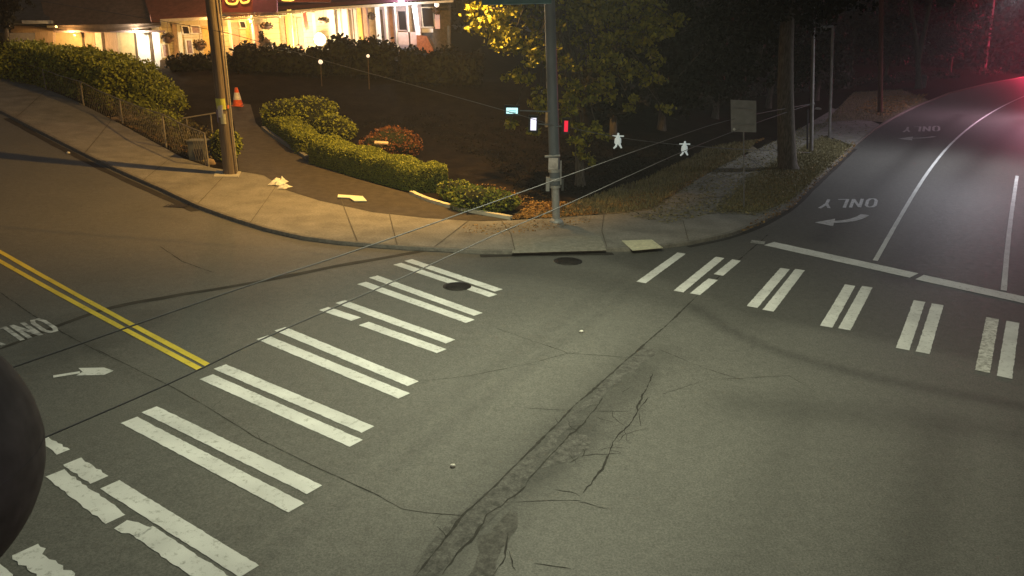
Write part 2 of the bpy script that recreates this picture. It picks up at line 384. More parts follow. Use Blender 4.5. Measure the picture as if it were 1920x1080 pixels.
# verges with dry grass between path and curb, and beyond the second driveway
verge = fill('verge', [G(1352, 402), G(1420, 405), G(1475, 385), G(1515, 350), G(1555, 313), G(1592, 278), G(1540, 262), G(1460, 306), G(1400, 345)], ST+.006, soil)
fill('verge', [G(1545, 232), G(1610, 228), G(1655, 232), G(1700, 208), G(1740, 190), G(1690, 170), G(1600, 175)], ST+.006, soil)
fill('verge', [G(1000, 415), G(1040, 412), G(1150, 406), G(1225, 398), G(1290, 351), G(1350, 315), G(1420, 283), G(1400, 268), G(1320, 290), G(1200, 345), G(1080, 385), G(960, 405)], ST-.02, soil)
drv = fill('driveway', [G(448, 325), G(495, 334), G(540, 363), G(600, 382), G(700, 404), G(800, 415), G(900, 421), G(958, 419), G(860, 398), G(775, 370), G(650, 335), G(575, 303), G(500, 254), G(480, 235), G(470, 200), G(430, 195), G(440, 240)], ST+.008, drivem)
fill('side_path', [G(1520, 246), G(1600, 277), G(1650, 236), G(1600, 218), G(1560, 205)], ST+.004, conc)
# curb ramp, tactile pad and pavement joints
def pieceq(name, px, z, m, par, th=.012):
    q = [G(x, y, z) for x, y in px]; return MB().slab(q, (0, 0, -th)).build(name, m, par)
pieceq('ramp_slab', [(965, 446), (1125, 441), (1137, 469), (960, 474)], ST+.010, mat('ramp_concrete', (.25, .24, .20), .85, .15, 5, .3, scale2=14), pave)
tp = pieceq('tactile_pad', [(1166, 451), (1222, 449), (1243, 464), (1186, 469)], ST+.03, mat('tactile_yellow', (.58, .56, .40), .7, .15, 8), pave, .02)
q = [G(1166, 451, ST+.03), G(1222, 449, ST+.03), G(1243, 464, ST+.03), G(1186, 469, ST+.03)]
dm_ = MB()
for i in range(1, 12):
    for j in range(1, 8):
        a = q[0].lerp(q[1], i/12).lerp(q[3].lerp(q[2], i/12), j/8); dm_.box(a+Vector((0, 0, .004)), (.03, .03, .012))
o = dm_.build('dome_bump', MATS['tactile_yellow'], tp); o['kind'] = 'stuff'
for px in ([(640, 380), (655, 420), (670, 459)], [(880, 419), (815, 470)], [(210, 228), (160, 292)], [(330, 293), (270, 343)], [(1132, 408), (1128, 440), (1137, 470)], [(520, 352), (470, 424)], [(1280, 420), (1290, 458)], [(90, 172), (30, 225)], [(430, 325), (372, 388)], [(730, 406), (745, 467)], [(940, 420), (958, 445), (965, 476)]):
    ribbon(lp([G(*p) for p in px], .5), .028, ST+.020, .004).build('joint', mat('joint_dirt', (.10, .09, .07), .9, .3, 9), pave)
for px, w in (([(1310, 378), (1390, 372), (1480, 350)], .05), ([(1400, 300), (1450, 330)], .05), ([(1500, 283), (1545, 286), (1585, 292)], .12)):
    ribbon([G(*p) for p in px], w, ST+.022).build('joint', tar, pave)
# shadow line from the signal pole's foot painted on the road, then gutter strips
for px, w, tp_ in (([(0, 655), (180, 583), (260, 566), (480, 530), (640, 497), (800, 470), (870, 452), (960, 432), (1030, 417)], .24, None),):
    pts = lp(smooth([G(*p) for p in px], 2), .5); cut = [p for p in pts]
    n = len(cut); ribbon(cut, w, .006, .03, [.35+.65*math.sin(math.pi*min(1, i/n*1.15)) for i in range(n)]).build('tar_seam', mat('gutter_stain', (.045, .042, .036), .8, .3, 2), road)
for px, w in ((curb_px[6:12], .10), ([(900, 480), (960, 479), (1050, 477), (1150, 476)], .3), ([(1290, 463), (1370, 447), (1430, 424), (1484, 394), (1524, 354), (1564, 317), (1604, 279)], .22), ([(12, 222), (100, 270), (200, 321), (300, 366), (366, 396)], .34)):
    ribbon(lp(smooth([G(*p) for p in px], 2), .5), w, .005, .02).build('gutter', mat('gutter_grime', (.03, .027, .024), .85, .3, 3), road)  # dark strips along the foot of the curb
# ------------------------------------------------------------------ cracks and joints in the carriageway
def crack_mesh(pts, w, rough, z=.004, twigs=True):
    """ragged fissure: fractal wander, width that swells and pinches, short side twigs"""
    pts = [Vector((p.x, p.y, 0)) for p in pts]; pts = lp(pts, .10); n = len(pts); wx = wy = 0; out = []; ws = []
    for i, p in enumerate(pts):
        wx = wx*.8+random.gauss(0, rough); wy = wy*.8+random.gauss(0, rough); out.append(p+Vector((wx, wy, 0)))
        ws.append(max(.15, 1+.55*math.sin(i*.37+w*90)*math.sin(i*.13)+random.uniform(-.45, .45)))
    ws[0] = ws[-1] = .15
    mb = ribbon(out, w, z, w*.18, ws)
    if twigs:
        for i in range(3, n-3):
            if random.random() < .06:
                d = (out[i+1]-out[i-1]).normalized(); s_ = random.choice((-1, 1)); q = out[i].copy(); tw = [q.copy()]; a = s_*random.uniform(.5, 1.3)
                for k in range(random.randint(2, 5)):
                    q = q+Matrix.Rotation(a+random.uniform(-.4, .4), 3, 'Z') @ d*.10; tw.append(q.copy())
                r_ = ribbon(tw, w*.45, z, 0, [1-.8*k/len(tw) for k in range(len(tw))]); mb.add(r_.v, r_.f)
    return mb
def crack(px, w=.05, jit=.05, m=tar):
    return crack_mesh([G(*p) for p in px], w*.55, jit*.16).build('crack', m, road)
ctar = mat('crack_dirt', (.036, .034, .03), .9, .3, 9)
crack(JOINT[1:], .065, .02, m=ctar)
crack([(1225, 700), (1205, 740), (1190, 790), (1150, 830), (1130, 880), (1095, 925)], .05, .08, m=ctar)
crack([(1215, 745), (1196, 768), (1200, 800)], .035, .05, m=ctar)
crack([(1130, 745), (1108, 775), (1080, 810), (1040, 845), (1010, 880), (985, 910)], .045, .08, m=ctar)
crack([(985, 910), (950, 940), (915, 965), (890, 1005), (860, 1030), (830, 1080)], .05, .1, m=ctar)
crack([(950, 1000), (945, 1045), (920, 1080)], .04, .07, m=ctar)
crack([(870, 967), (800, 962), (755, 955), (700, 925), (600, 880), (480, 820), (400, 770), (330, 730), (250, 690), (180, 655)], .028, .015, m=ctar)
crack([(60, 590), (120, 625), (200, 668)], .03, .02, m=ctar)
crack([(0, 548), (60, 590)], .03, .02, m=ctar)
crack([(930, 615), (1000, 640), (1065, 662), (1140, 668), (1200, 672)], .025, .04, m=ctar)
crack([(1065, 662), (1000, 680), (880, 705), (760, 718)], .02, .04, m=ctar)
crack([(1235, 655), (1320, 690), (1400, 715)], .02, .03, m=ctar)
crack([(980, 765), (1080, 770), (1180, 772)], .02, .02, m=ctar)
crack([(960, 942), (1030, 938), (1090, 938)], .02, .02, m=ctar)
crack([(1000, 1056), (1070, 1066)], .025, .02, m=ctar)
crack([(300, 462), (340, 490), (400, 512)], .04, .03, m=ctar)
crack([(1240, 740), (1330, 712), (1480, 705), (1530, 735)], .015, .05, m=ctar)

patch_m = mat('patched_asphalt', (.086, .084, .078), .8, .35, 7, .5, scale2=34)
n_ = 46; pts = lp([G(*p) for p in [(760, 1120), (862, 1000), (985, 880), (1068, 792), (1160, 702), (1225, 655)]], .3)
ribbon([p+Vector((random.gauss(0, .03), random.gauss(0, .03), 0)) for p in pts], .52, .0025, .07, [.55+.45*math.sin(1+i*.21)*math.sin(i*.09)+.25*(1-i/len(pts)) for i in range(len(pts))]).build('asphalt_patch', patch_m, road)
def ragged(px, m, z=.003, j=.05):
    P_ = lp([G(*p) for p in px+px[:1]], .15)[:-1]; c_ = sum(P_, Vector())/len(P_)
    P_ = [p+(p-c_).normalized()*random.gauss(0, j) for p in P_]; P_ = [Vector((p.x, p.y, H(p.x, p.y)+z)) for p in P_]; c_.z = H(c_.x, c_.y)+z; n = len(P_)
    return MB().add(P_+[c_], [(i, (i+1) % n, n) for i in range(n)]).build('asphalt_patch', m, road)
ragged([(1010, 880), (1060, 868), (1112, 838), (1100, 818), (1070, 815), (1030, 845)], patch_m)
ragged([(880, 1080), (905, 1010), (955, 958), (975, 985), (935, 1040), (925, 1090)], mat('old_patch', (.088, .085, .078), .85, .3, 9, .4, scale2=34))
for k in range(14):                                         # crazed asphalt beside the long joint
    f = random.random(); a_ = G(800, 1060).lerp(G(1190, 690), f); off = random.uniform(.1, 1.5)*(1.1-.5*f); p = a_+Vector((off*.72, -off*.72, 0)); an = random.uniform(0, math.pi); q = [p.copy()]
    for _ in range(random.randint(3, 8)): an += random.uniform(-.6, .6); p = p+Vector((math.cos(an), math.sin(an), 0))*.11; q.append(p.copy())
    crack_mesh(q, random.uniform(.007, .014), .008, .0052, False).build('crack', ctar, road)
# ------------------------------------------------------------------ painted markings
white = paint_mat('white_road_paint', (.70, .71, .69), .41); whitew = paint_mat('worn_white_paint', (.42, .42, .40), .5)
yellow = paint_mat('yellow_road_paint', (.72, .56, .06), .40)
def bar(px0, px1, w, m=white, name='crosswalk_bar', jit=.007, z=.009, step=.09):
    a, b = G(*px0), G(*px1); pts = lp([a, b], step)
    return ribbon(pts, w, z, jit).build(name, m, road)
def edge_bar(px, m=white, name='crosswalk_bar', z=.009):
    return MB().poly([G(x, y, z) for x, y in px]).build(name, m, road)
WB = .31
L1 = [((765, 488), (935, 545)), ((745, 495), (925, 555)), ((700, 519), (897, 590)), ((678, 531), (882, 603)), ((638, 566), (845, 641)),
      ((525, 617), (775, 720)), ((492, 633), (758, 743)), ((412, 688), (690, 806)), ((387, 707), (668, 832)), ((280, 768), (590, 919)), ((242, 788), (556, 953))]
for a, b in L1: bar(a, b, WB)
bar((607, 579), (668, 599), WB); bar((682, 607), (828, 659), WB)
bar((206, 909), (468, 1072), WB); bar((134, 866), (188, 900), WB*.95, jit=.02)
bar((78, 824), (120, 848), .2, jit=.03)
bar((102, 888), (218, 974), WB*.95, jit=.02); bar((226, 984), (272, 1000), WB*.75, jit=.03); bar((268, 996), (440, 1112), WB, jit=.015)
bar((-60, 1040), (40, 1130), WB, jit=.03); bar((46, 1032), (150, 1125), WB, jit=.05)
L2 = [((1278, 475), (1202, 530)), ((1350, 483), (1272, 547)), ((1337, 524), (1303, 552)), ((1381, 488), (1347, 516)), ((1472, 504), (1410, 576)), ((1500, 506), (1440, 583)), ((1594, 535), (1549, 613)),
      ((1626, 538), (1583, 618)), ((1724, 565), (1692, 655)), ((1758, 571), (1730, 662)), ((1861, 597), (1842, 697)), ((1899, 604), (1883, 708)),
      ((2014, 636), (2010, 742)), ((2056, 645), (2056, 754))]
for i, (a, b) in enumerate(L2): bar(a, b, WB*.92, m=white if i != 10 else paint_mat('scuffed_white_paint', (.74, .74, .69), .50))
bar((1442, 457), (1714, 517), .68, name='stop_bar'); bar((1724, 520), (2300, 645), .68, name='stop_bar'); bar((1408, 453), (1434, 456), .42, name='stop_bar', m=whitew)
def line_mark(px, w, name='lane_line', m=white, sm=2):
    ribbon(lp(smooth([G(*p) for p in px], sm), .5), w, .009, .004).build(name, m, road)
line_mark([(1641, 489), (1700, 385), (1742, 318), (1785, 266), (1835, 225), (1885, 196), (1930, 176), (2000, 155)], .15)
line_mark([(1882, 545), (1892, 430), (1907, 330)], .15)
line_mark([(-60, 440), (0, 472), (390, 685)], .145, 'centre_line', yellow, 0)
line_mark([(-60, 458), (0, 490), (374, 692)], .145, 'centre_line', yellow, 0)
# lettering ONLY, laid to be read by drivers coming towards the crossing; strokes in a 0..1 cell
GL = {'O': [[(0, .2), (.25, 0), (.75, 0), (1, .2), (1, .8), (.75, 1), (.25, 1), (0, .8), (0, .2)]], 'N': [[(0, 0), (0, 1), (1, 0), (1, 1)]],
      'L': [[(0, 1), (0, 0), (1, 0)]], 'Y': [[(0, 1), (.5, .5), (1, 1)], [(.5, .5), (.5, 0)]]}
def word(txt, O, U, Vv, w, m, gap=.35):                      # O lower-left corner for the reader, U along the word, V up the letter
    n = len(txt); cw = 1/(n+(n-1)*gap)
    for i, ch in enumerate(txt):
        mb = MB(); x0 = i*cw*(1+gap)
        for st in GL[ch]:
            pts = [O+U*(x0+cw*(.1+.8*x))+Vv*(.05+.9*y) for x, y in st]
            for a, b in zip(pts[:-1], pts[1:]):
                r_ = ribbon([a-(b-a).normalized()*w*.3, b+(b-a).normalized()*w*.3], w, .009); mb.add(r_.v, r_.f)
        mb.build('letter', m, road)
def word_px(txt, c, w, m):                                    # c: reader's lower-left, lower-right, upper-left corners in the photograph
    O, a, b = [G(*p) for p in c]; word(txt, O, a-O, b-O, w, m)
word_px('ONLY', ((1646, 372), (1544, 374), (1642, 389)), .13, mat('worn_letter_paint', (.55, .55, .56), .7, .25, 6))
word_px('ONLY', ((1762, 236), (1696, 238), (1762, 246)), .16, whitew)
word_px('ONLY', ((76, 596), (-52, 628), (114, 620)), .10, mat('faded_letter_paint', (.42, .42, .41), .7, .45, 6))
lw = mat('worn_letter_paint', (.5, .5, .5))
# N and L of the left word are crisper: arrow heads
def arrow(head, shaft, w, m):
    MB().poly([G(x, y, .009) for x, y in head]).build('arrow_head', m, road)
    ribbon(lp(smooth([G(*p) for p in shaft], 2), .3), w, .0125).build('arrow_shaft', m, road)
arrow([(1528, 417), (1566, 410), (1562, 424)], [(1560, 417), (1590, 415), (1612, 409), (1622, 403)], .32, lw)
arrow([(1684, 260), (1712, 256), (1710, 263)], [(1706, 259.5), (1730, 259), (1745, 257.5), (1752, 256)], .3, whitew)
arrow([(213, 695), (195, 703), (143, 704), (155, 697), (147, 690), (195, 689)], [(100, 707), (150, 699)], .12, white)
# iron covers
iron = mat('cast_iron', (.03, .027, .025), .6, .3, 12, .4, metal=.4)
def manhole(px, py, r_, label, m=iron):
    c = G(px, py); t = thing('manhole_cover', c, label, 'manhole cover', None)
    MB().lathe(c+Vector((0, 0, .001)), [(r_*1.12, 0), (r_*1.12, .008), (r_*1.02, .010)], 28).build('rim', iron, t)
    mb = MB().lathe(c+Vector((0, 0, .002)), [(r_, 0), (r_, .012), (.001, .013)], 28)
    for k in range(-3, 4): mb.box(c+Vector((0, k*r_*.24, .017)), (2*r_*math.sqrt(1-(k*.26)**2)*.9, r_*.07, .008))
    mb.build('lid', m, t)
manhole(857, 537, .36, 'round iron cover among the left-hand crosswalk bars')
manhole(1065, 490, .40, 'round iron cover in the road just below the pale ramp slab')
c = G(330, 386); t = thing('drain_grate', c, 'dark rusty grate by the curb end near the left pole', 'drain')
mb = MB().box(c+Vector((0, 0, .004)), (.9, .55, .008)); mb.build('frame', iron, t)
for k in range(7): MB().box(c+Vector((-.36+k*.12, 0, .012)), (.04, .48, .012)).build('grate_bar', iron, t)

# ================================================================== planting helpers
def scatter(px, n, z=0.0):
    poly = [G(*p) for p in px]; x0, x1 = min(p.x for p in poly), max(p.x for p in poly); y0, y1 = min(p.y for p in poly), max(p.y for p in poly)
    out = []
    while len(out) < n:
        xx = rng.uniform(x0, x1, n*2); yy = rng.uniform(y0, y1, n*2); k = inpoly(xx, yy, poly)
        out += [(a, b, H(a, b)+z) for a, b in zip(xx[k], yy[k])]
    return np.array(out[:n])
def blob_points(c, rad, n, shell=.55):
    d = rng.normal(size=(n, 3)); d /= np.linalg.norm(d, axis=1)[:, None]; r_ = rng.uniform(shell, 1, (n, 1))
    return np.array(c)+d*r_*np.array(rad)
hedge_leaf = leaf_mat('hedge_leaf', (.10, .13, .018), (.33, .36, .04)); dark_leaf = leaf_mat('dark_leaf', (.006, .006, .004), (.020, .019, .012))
tree_leaf = leaf_mat('tree_leaf', (.07, .09, .012), (.46, .43, .045)); rust_leaf = leaf_mat('rust_leaf', (.10, .035, .012), (.22, .09, .03))
dead_leaf = leaf_mat('dead_leaf', (.12, .06, .018), (.36, .22, .06)); grass_leaf = leaf_mat('dry_grass', (.09, .085, .035), (.30, .26, .13))
red_leaf = leaf_mat('far_leaf', (.03, .028, .024), (.085, .07, .06))
bark = mat('bark', (.10, .088, .075), .95, .45, 5, .8, aniso=(4, 4, .7)); twig = mat('twig', (.05, .035, .02), .9, .3, 8)
core_m = mat('hedge_core', (.018, .022, .008), .95, .4, 6)
def hedge(path, width, h, label, cat='hedge', leaf=hedge_leaf, dens=900, size=.045, name='clipped_hedge', group=None, wob=.06, taper=None, rnd=.12):
    """clipped hedge swept along path (ground points)"""
    pts = lp(path, .35); n = len(pts); base = pts[n//2].copy(); t = thing(name, base, label, cat, group)
    prof = [(-.5, 0), (-.52, .45), (-.5, .8), (-.5+rnd*.35, .97), (0, 1.0), (.5-rnd*.35, .97), (.5, .8), (.52, .45), (.5, 0)]
    rings = []
    for i, p in enumerate(pts):
        tg = (pts[min(i+1, n-1)]-pts[max(i-1, 0)]); tg.z = 0; tg = tg.normalized(); nn = Vector((-tg.y, tg.x, 0))
        e = min(1, (min(i, n-1-i)+.35)/1.2)**.5; k = (taper[0]+(taper[1]-taper[0])*i/(n-1)) if taper else 1
        rings.append([Vector((p.x, p.y, H(p.x, p.y)+.05))+nn*(a*width*e)+Vector((0, 0, b*h*k*(.8+.2*e)*(1+.08*math.sin(i*.9)+random.uniform(-.05, .05)))) for a, b in prof])
    m = len(prof); mb = MB()
    core = [[v*.9+c_*.1 for v in r_] for r_ in rings for c_ in [sum(r_, Vector())/m]]
    mb.add([v for r_ in core for v in r_], [(i*m+k, i*m+k+1, (i+1)*m+k+1, (i+1)*m+k) for i in range(n-1) for k in range(m-1)])
    mb.add(core[0], [tuple(range(m))]); mb.add(core[-1], [tuple(range(m))]); mb.build('inner_twigs', core_m, t)
    P = []
    for i in range(n-1):
        for k in range(m-1):
            a, b, c_, d = rings[i][k], rings[i][k+1], rings[i+1][k+1], rings[i+1][k]
            area = (b-a).length*(d-a).length; q = max(2, int(area*dens))
            for _ in range(q):
                u_, v_ = random.random(), random.random()
                P.append(a.lerp(b, u_).lerp(d.lerp(c_, u_), v_)+Vector([random.gauss(0, wob) for _ in range(3)]))
    for r_, nb in ((rings[0], rings[1]), (rings[-1], rings[-2])):
        cen = sum(r_, Vector())/m
        for k in range(m-1):
            q = max(3, int(((r_[k]-cen).cross(r_[k+1]-cen)).length*.5*dens))
            for _ in range(q):
                a_, b_ = random.random(), random.random()
                if a_+b_ > 1: a_, b_ = 1-a_, 1-b_
                P.append(cen+(r_[k]-cen)*a_+(r_[k+1]-cen)*b_+Vector([random.gauss(0, wob) for _ in range(3)]))
    leaves('foliage', P, size, leaf, t); return t
def bush(c, rad, label, leaf=hedge_leaf, n=1600, size=.05, name='round_bush', cat='bush', group=None, blobs=5):
    c = Vector(c); t = thing(name, c, label, cat, group); rad = Vector(rad)
    mb = MB(); P = []
    for k in range(blobs):
        o = Vector((random.uniform(-.45, .45)*rad.x, random.uniform(-.45, .45)*rad.y, rad.z*(.75+random.uniform(-.2, .35)))) if k else Vector((0, 0, rad.z*.85))
        rr = rad*(random.uniform(.55, .75) if k else .85)
        mb.ball(c+o, 1, 10, (rr.x*.8, rr.y*.8, rr.z*.8), .12); P.append(blob_points(c+o, rr, n//blobs, .75))
    for k in range(4):
        a = k*1.6; mb.tube([c+Vector((math.cos(a)*.05, math.sin(a)*.05, -.05)), c+Vector((math.cos(a)*rad.x*.3, math.sin(a)*rad.y*.3, rad.z*.7))], .02, 5)
    mb.build('stems', core_m, t); leaves('foliage', np.concatenate(P), size, leaf, t); return t
def tree(base, trunk, crown, label, leaf, n=9000, size=.12, r0_=.25, name='street_tree', group=None, cat='tree', limbs=True, aspect=.6, clump=None):
    """trunk: points; crown: list of (centre, radii)"""
    base = Vector(base); t = thing(name, base, label, cat, group)
    tk = smooth(trunk, 1); k = len(tk)
    rr = [r0_*(1.35 if i == 0 else 1)*(1-.55*i/(k-1)) for i in range(k)]
    MB().tube(tk, rr, 12).build('trunk', bark, t)
    mb = MB(); P = []; tot = sum(a[1][0]*a[1][1]*a[1][2] for a in crown)**1
    for (c, rd) in crown:
        c = Vector(c); j = tk[-1] if random.random() < .5 else tk[max(1, k-1-random.randint(0, max(1, k//3)))]
        mid = j.lerp(c, .5)+Vector((random.uniform(-.3, .3), random.uniform(-.3, .3), random.uniform(.1, .5)))
        if limbs: mb.tube(smooth([j, mid, c], 2), [r0_*.28*(1-.85*i/12) for i in range(len(smooth([j, mid, c], 2)))], 6)
        m_ = max(60, int(n*rd[0]*rd[1]*rd[2]/tot)); q = max(4, m_//(clump or 40))
        cc = blob_points(c, rd, q, .25)
        for x in cc:
            P.append(x+rng.normal(size=(clump or 40, 3))*np.array([.22, .22, .16])*max(.5, min(2.2, rd[0]/1.6)))
            if limbs and random.random() < .5: mb.tube([c, Vector(x)], [.02, .006], 4, cap=False)
    if mb.v: mb.build('branches', bark, t)
    leaves('crown', np.concatenate(P), size, leaf, t, aspect=aspect); return t

# ================================================================== utility pole with notices (left)
wood = mat('weathered_pole_wood', (.17, .135, .10), .9, .3, 3, .6, aniso=(6, 6, .35))
b = G(432, 326, ST); t = thing('utility_pole', b, 'stout wooden utility pole with paper notices on the left corner pavement', 'utility pole')
top = D(376, -190, b.y)
MB().tube([b, b.lerp(top, .3), b.lerp(top, .65), top], [.30, .275, .255, .235], 20).build('shaft', wood, t)
dr = (top-b).normalized()
def on(px, py, off, y_=None): return D(px, py, (y_ or b.y)-off)
MB().tube([on(445, 322, .12), on(437, 250, .14), on(412, 0, .14), on(393, -190, .14)], .035, 8).build('conduit', mat('grey_conduit', (.33, .30, .24), .5, .15, 8), t)
MB().slab([G(400, 331, ST+.04), G(447, 331, ST+.04), G(452, 321, ST+.04), G(405, 319, ST+.04)], (0, 0, -.05)).build('footing', mat('footing_concrete', (.42, .40, .34), .9, .15, 6), t)
def wrap(px0, py0, px1, py1, a0, a1, m, name):             # sheet bent round the pole
    rad = .30; n = 8; vs = []
    for (px_, py_) in ((px0, py0), (px1, py1)):
        c = D(px_, py_, b.y)
        for k in range(n+1):
            a = R(a0+(a1-a0)*k/n); vs.append(c+Vector((math.sin(a)*rad, -math.cos(a)*rad, 0)))
    MB().add(vs, [(k, k+1, n+1+k+1, n+1+k) for k in range(n)]).build(name, m, t)
wrap(417, 184, 420, 204, -60, 38, mat('yellow_notice', (.62, .66, .12), .8, .12, 9), 'notice')
wrap(419, 196, 421, 219, -38, 12, mat('white_notice', (.68, .66, .64), .8, .1, 9), 'notice')
wrap(421, 212, 423, 231, -18, 26, mat('cream_notice', (.62, .62, .40), .8, .15, 9), 'notice')
wrap(419, 205, 422, 229, -74, -40, mat('violet_notice', (.26, .22, .38), .8, .2, 9), 'notice')
wrap(421, 196, 421.5, 203, 40, 56, mat('orange_notice', (.55, .16, .06), .8, .1, 9), 'notice')

# ================================================================== signal pole in the middle
steel = mat('signal_pole_steel', (.105, .125, .15), .45, .2, 2.5, .1, spec=.5, aniso=(1, 1, .4)); steel_l = mat('pole_band_steel', (.34, .35, .35), .5, .2, 6, metal=.3)
b = G(1043, 416, ST); t = thing('signal_pole', b, 'tall grey steel signal pole standing on the corner behind the ramp', 'signal pole')
def ax(py): return D(1043-(416-py)*.030, py, b.y)
MB().tube([b, ax(345)], [.145, .145], 18).build('lower_shaft', steel_l, t)
MB().tube([ax(346), ax(60), ax(-260)], [.20, .19, .17], 18).build('upper_shaft', steel, t)
MB().lathe(b, [(.26, 0), (.26, .04), (.20, .10), (.16, .14)], 18).build('base_flange', steel_l, t)
for py, rr in ((322, .235), (338, .235), (352, .20)):
    MB().tube([ax(py), ax(py-5)], [rr, rr], 16).build('clamp_band', steel_l, t)
MB().box(ax(345)+Vector((-.27, -.02, 0)), (.13, .16, .5)).build('junction_box', steel_l, t)
MB().box(ax(345)+Vector((.27, -.02, -.02)), (.08, .14, .42)).build('junction_box', mat('dark_box', (.05, .055, .06), .6), t)
MB().tube([ax(345)+Vector((.2, -.1, 0)), ax(300)+Vector((.23, -.1, 0))], .03, 6).build('conduit', steel_l, t)
MB().tube([ax(293)+Vector((-.34, -.1, 0)), ax(290)+Vector((.2, -.2, 0))], .05, 6).build('bracket', steel_l, t)
MB().box(ax(300)+Vector((-.05, -.22, -.1)), (.34, .03, .42)).build('push_button_sign', mat('button_sign', (.45, .42, .40), .7), t)
sb = MB(); q0, q1 = D(903, 10, b.y-.25), D(1034, 7, b.y-.25); hgt = Vector((0, 0, .5))
tn = thing('street_name_sign', q0, 'teal street name sign cut by the top edge beside the signal pole', 'street sign')
sb.slab([q0, q1, q1+hgt, q0+hgt], (0, .03, 0)).build('sign_blade', mat('teal_sign', (.02, .13, .15), .5, .1, 4), tn)
MB().slab([q0+Vector((0, -.004, 0)), q1+Vector((0, -.004, 0)), q1+Vector((0, -.004, .025)), q0+Vector((0, -.004, .025))], (0, .006, 0)).build('border', mat('pale_border', (.18, .35, .38), .5), tn)
MB().tube([q1+Vector((0, .05, .25)), ax(0)+Vector((0, 0, .2))], .03, 6).build('bracket', steel, tn)
black = mat('black_housing', (.012, .014, .018), .5, .2, 5)
def ped(px, py, w, h, label, lit, em, es, name='pedestrian_signal', dy=-.3, bars=False):
    c = D(px, py, b.y+dy); t = thing(name, c, label, 'pedestrian signal' if name.startswith('ped') else 'lit sign')
    MB().box(c, (w+.14, .22, h+.16)).build('housing', black, t)
    MB().box(c+Vector((0, -.12, 0)), (w, .02, h)).build('display', mat('lit_'+label[:40], lit, emit=em, es=es), t)
    if bars:
        for k in (-1, 0): MB().box(c+Vector((.02, -.135, k*h*.3)), (w*.62, .01, h*.1)).build('symbol', mat('teal_symbol', (.05, .3, .3), emit=(.05, .35, .35), es=.5), t)
    MB().box(c+Vector((0, -.16, h/2+.09)), (w+.12, .2, .02)).build('visor', black, t)
    MB().tube([c+Vector((0, .05, 0)), ax(py+2)+Vector((0, -.1, 0))], .025, 6).build('bracket', steel, t)
    return c
ped(960, 207, .40, .20, 'small cyan lit box sign left of the signal pole', (.5, .7, .75), (.55, .95, 1), 1.1, 'lit_sign', bars=True)
ped(1000, 232, .20, .42, 'pedestrian signal showing a white light left of the pole', (.6, .6, .7), (.80, .78, 1), 1.3)
cr_ = ped(1061, 236, .13, .38, 'pedestrian signal glowing red just right of the pole', (.5, .02, .04), (1, .02, .06), .8)

# ================================================================== span wires
wire_m = mat('cable', (.11, .11, .115), .6, .1, 5, spec=.3)
def wire(pts, r_, label, cat='overhead wire'):
    p = smooth(pts, 3); o = MB().tube(p, r_, 6).build('overhead_wire', wire_m); return tag(o, label, cat)
PB = G(1519, 288)
def lin(pxs, y0, y1):
    x0, x1 = pxs[0][0], pxs[-1][0]; out = []
    for (x, y) in pxs:                                      # perspective-true interpolation of the depth
        f = (x-x0)/(x1-x0); out.append(D(x, y, 1/((1-f)/y0+f/y1)))
    return out
wire(lin([(-240, 781), (0, 697), (250, 610), (480, 530), (640, 480), (900, 388), (1040, 338), (1250, 262), (1370, 222), (1519, 195)], 6.5, PB.y), .0105, 'upper of two thin cables crossing the picture above the crosswalk')
wire(lin([(-200, 942), (80, 822), (340, 710), (480, 640), (700, 545), (800, 500), (950, 430), (1060, 385), (1200, 320), (1300, 275), (1440, 222), (1519, 196)], 6.2, PB.y), .0105, 'lower of two thin cables crossing the picture above the crosswalk')
wy = b.y-.05
wire([D(-120, -30, 34), D(392, 53, 31), D(480, 76, 30.4), D(640, 123, 29.4), D(820, 172, 28), D(950, 208, 27), ax(234)+Vector((0, -.2, 0))], .012, 'thin cable from the top left corner down to the signal pole')
wire([ax(234)+Vector((.2, -.1, 0)), D(1160, 259, wy+1), D(1283, 273, wy+3), D(1400, 281, wy+8), D(1519, 286, PB.y), D(1575, 290, PB.y+1)], .014, 'thin cable carrying two white fittings right of the signal pole')
fit_m = mat('white_fitting', (.8, .85, .85), .6, .12, 9, emit=(.80, .95, .95), es=.24)
def fitting(px, py, y_, label):
    c = D(px, py, y_); t = thing('wire_fitting', c, label, 'cable light', 'glowing white lights hanging on the cable')
    MB().box(c+Vector((.0, 0, .0)), (.42, .06, .04)).build('crossbar', fit_m, t)
    MB().lathe(c+Vector((0, 0, -.30)), [(.10, 0), (.13, .06), (.12, .2), (.06, .27), (.04, .36), (.04, .40), (.001, .42)], 12).build('body', fit_m, t)
    MB().tube([c+Vector((-.03, 0, -.28)), c+Vector((-.06, 0, -.38)), c+Vector((-.14, 0, -.46))], [.035, .04, .03], 7).build('tail', fit_m, t)
    MB().tube([c+Vector((.05, 0, -.28)), c+Vector((.15, 0, -.44))], [.05, .03], 6).build('tail', fit_m, t)
fitting(1159, 255, wy+1, 'small glowing white figure-shaped light on the cable nearer the signal pole'); fitting(1284, 270, wy+3, 'small glowing white figure-shaped light on the cable nearer the square sign')

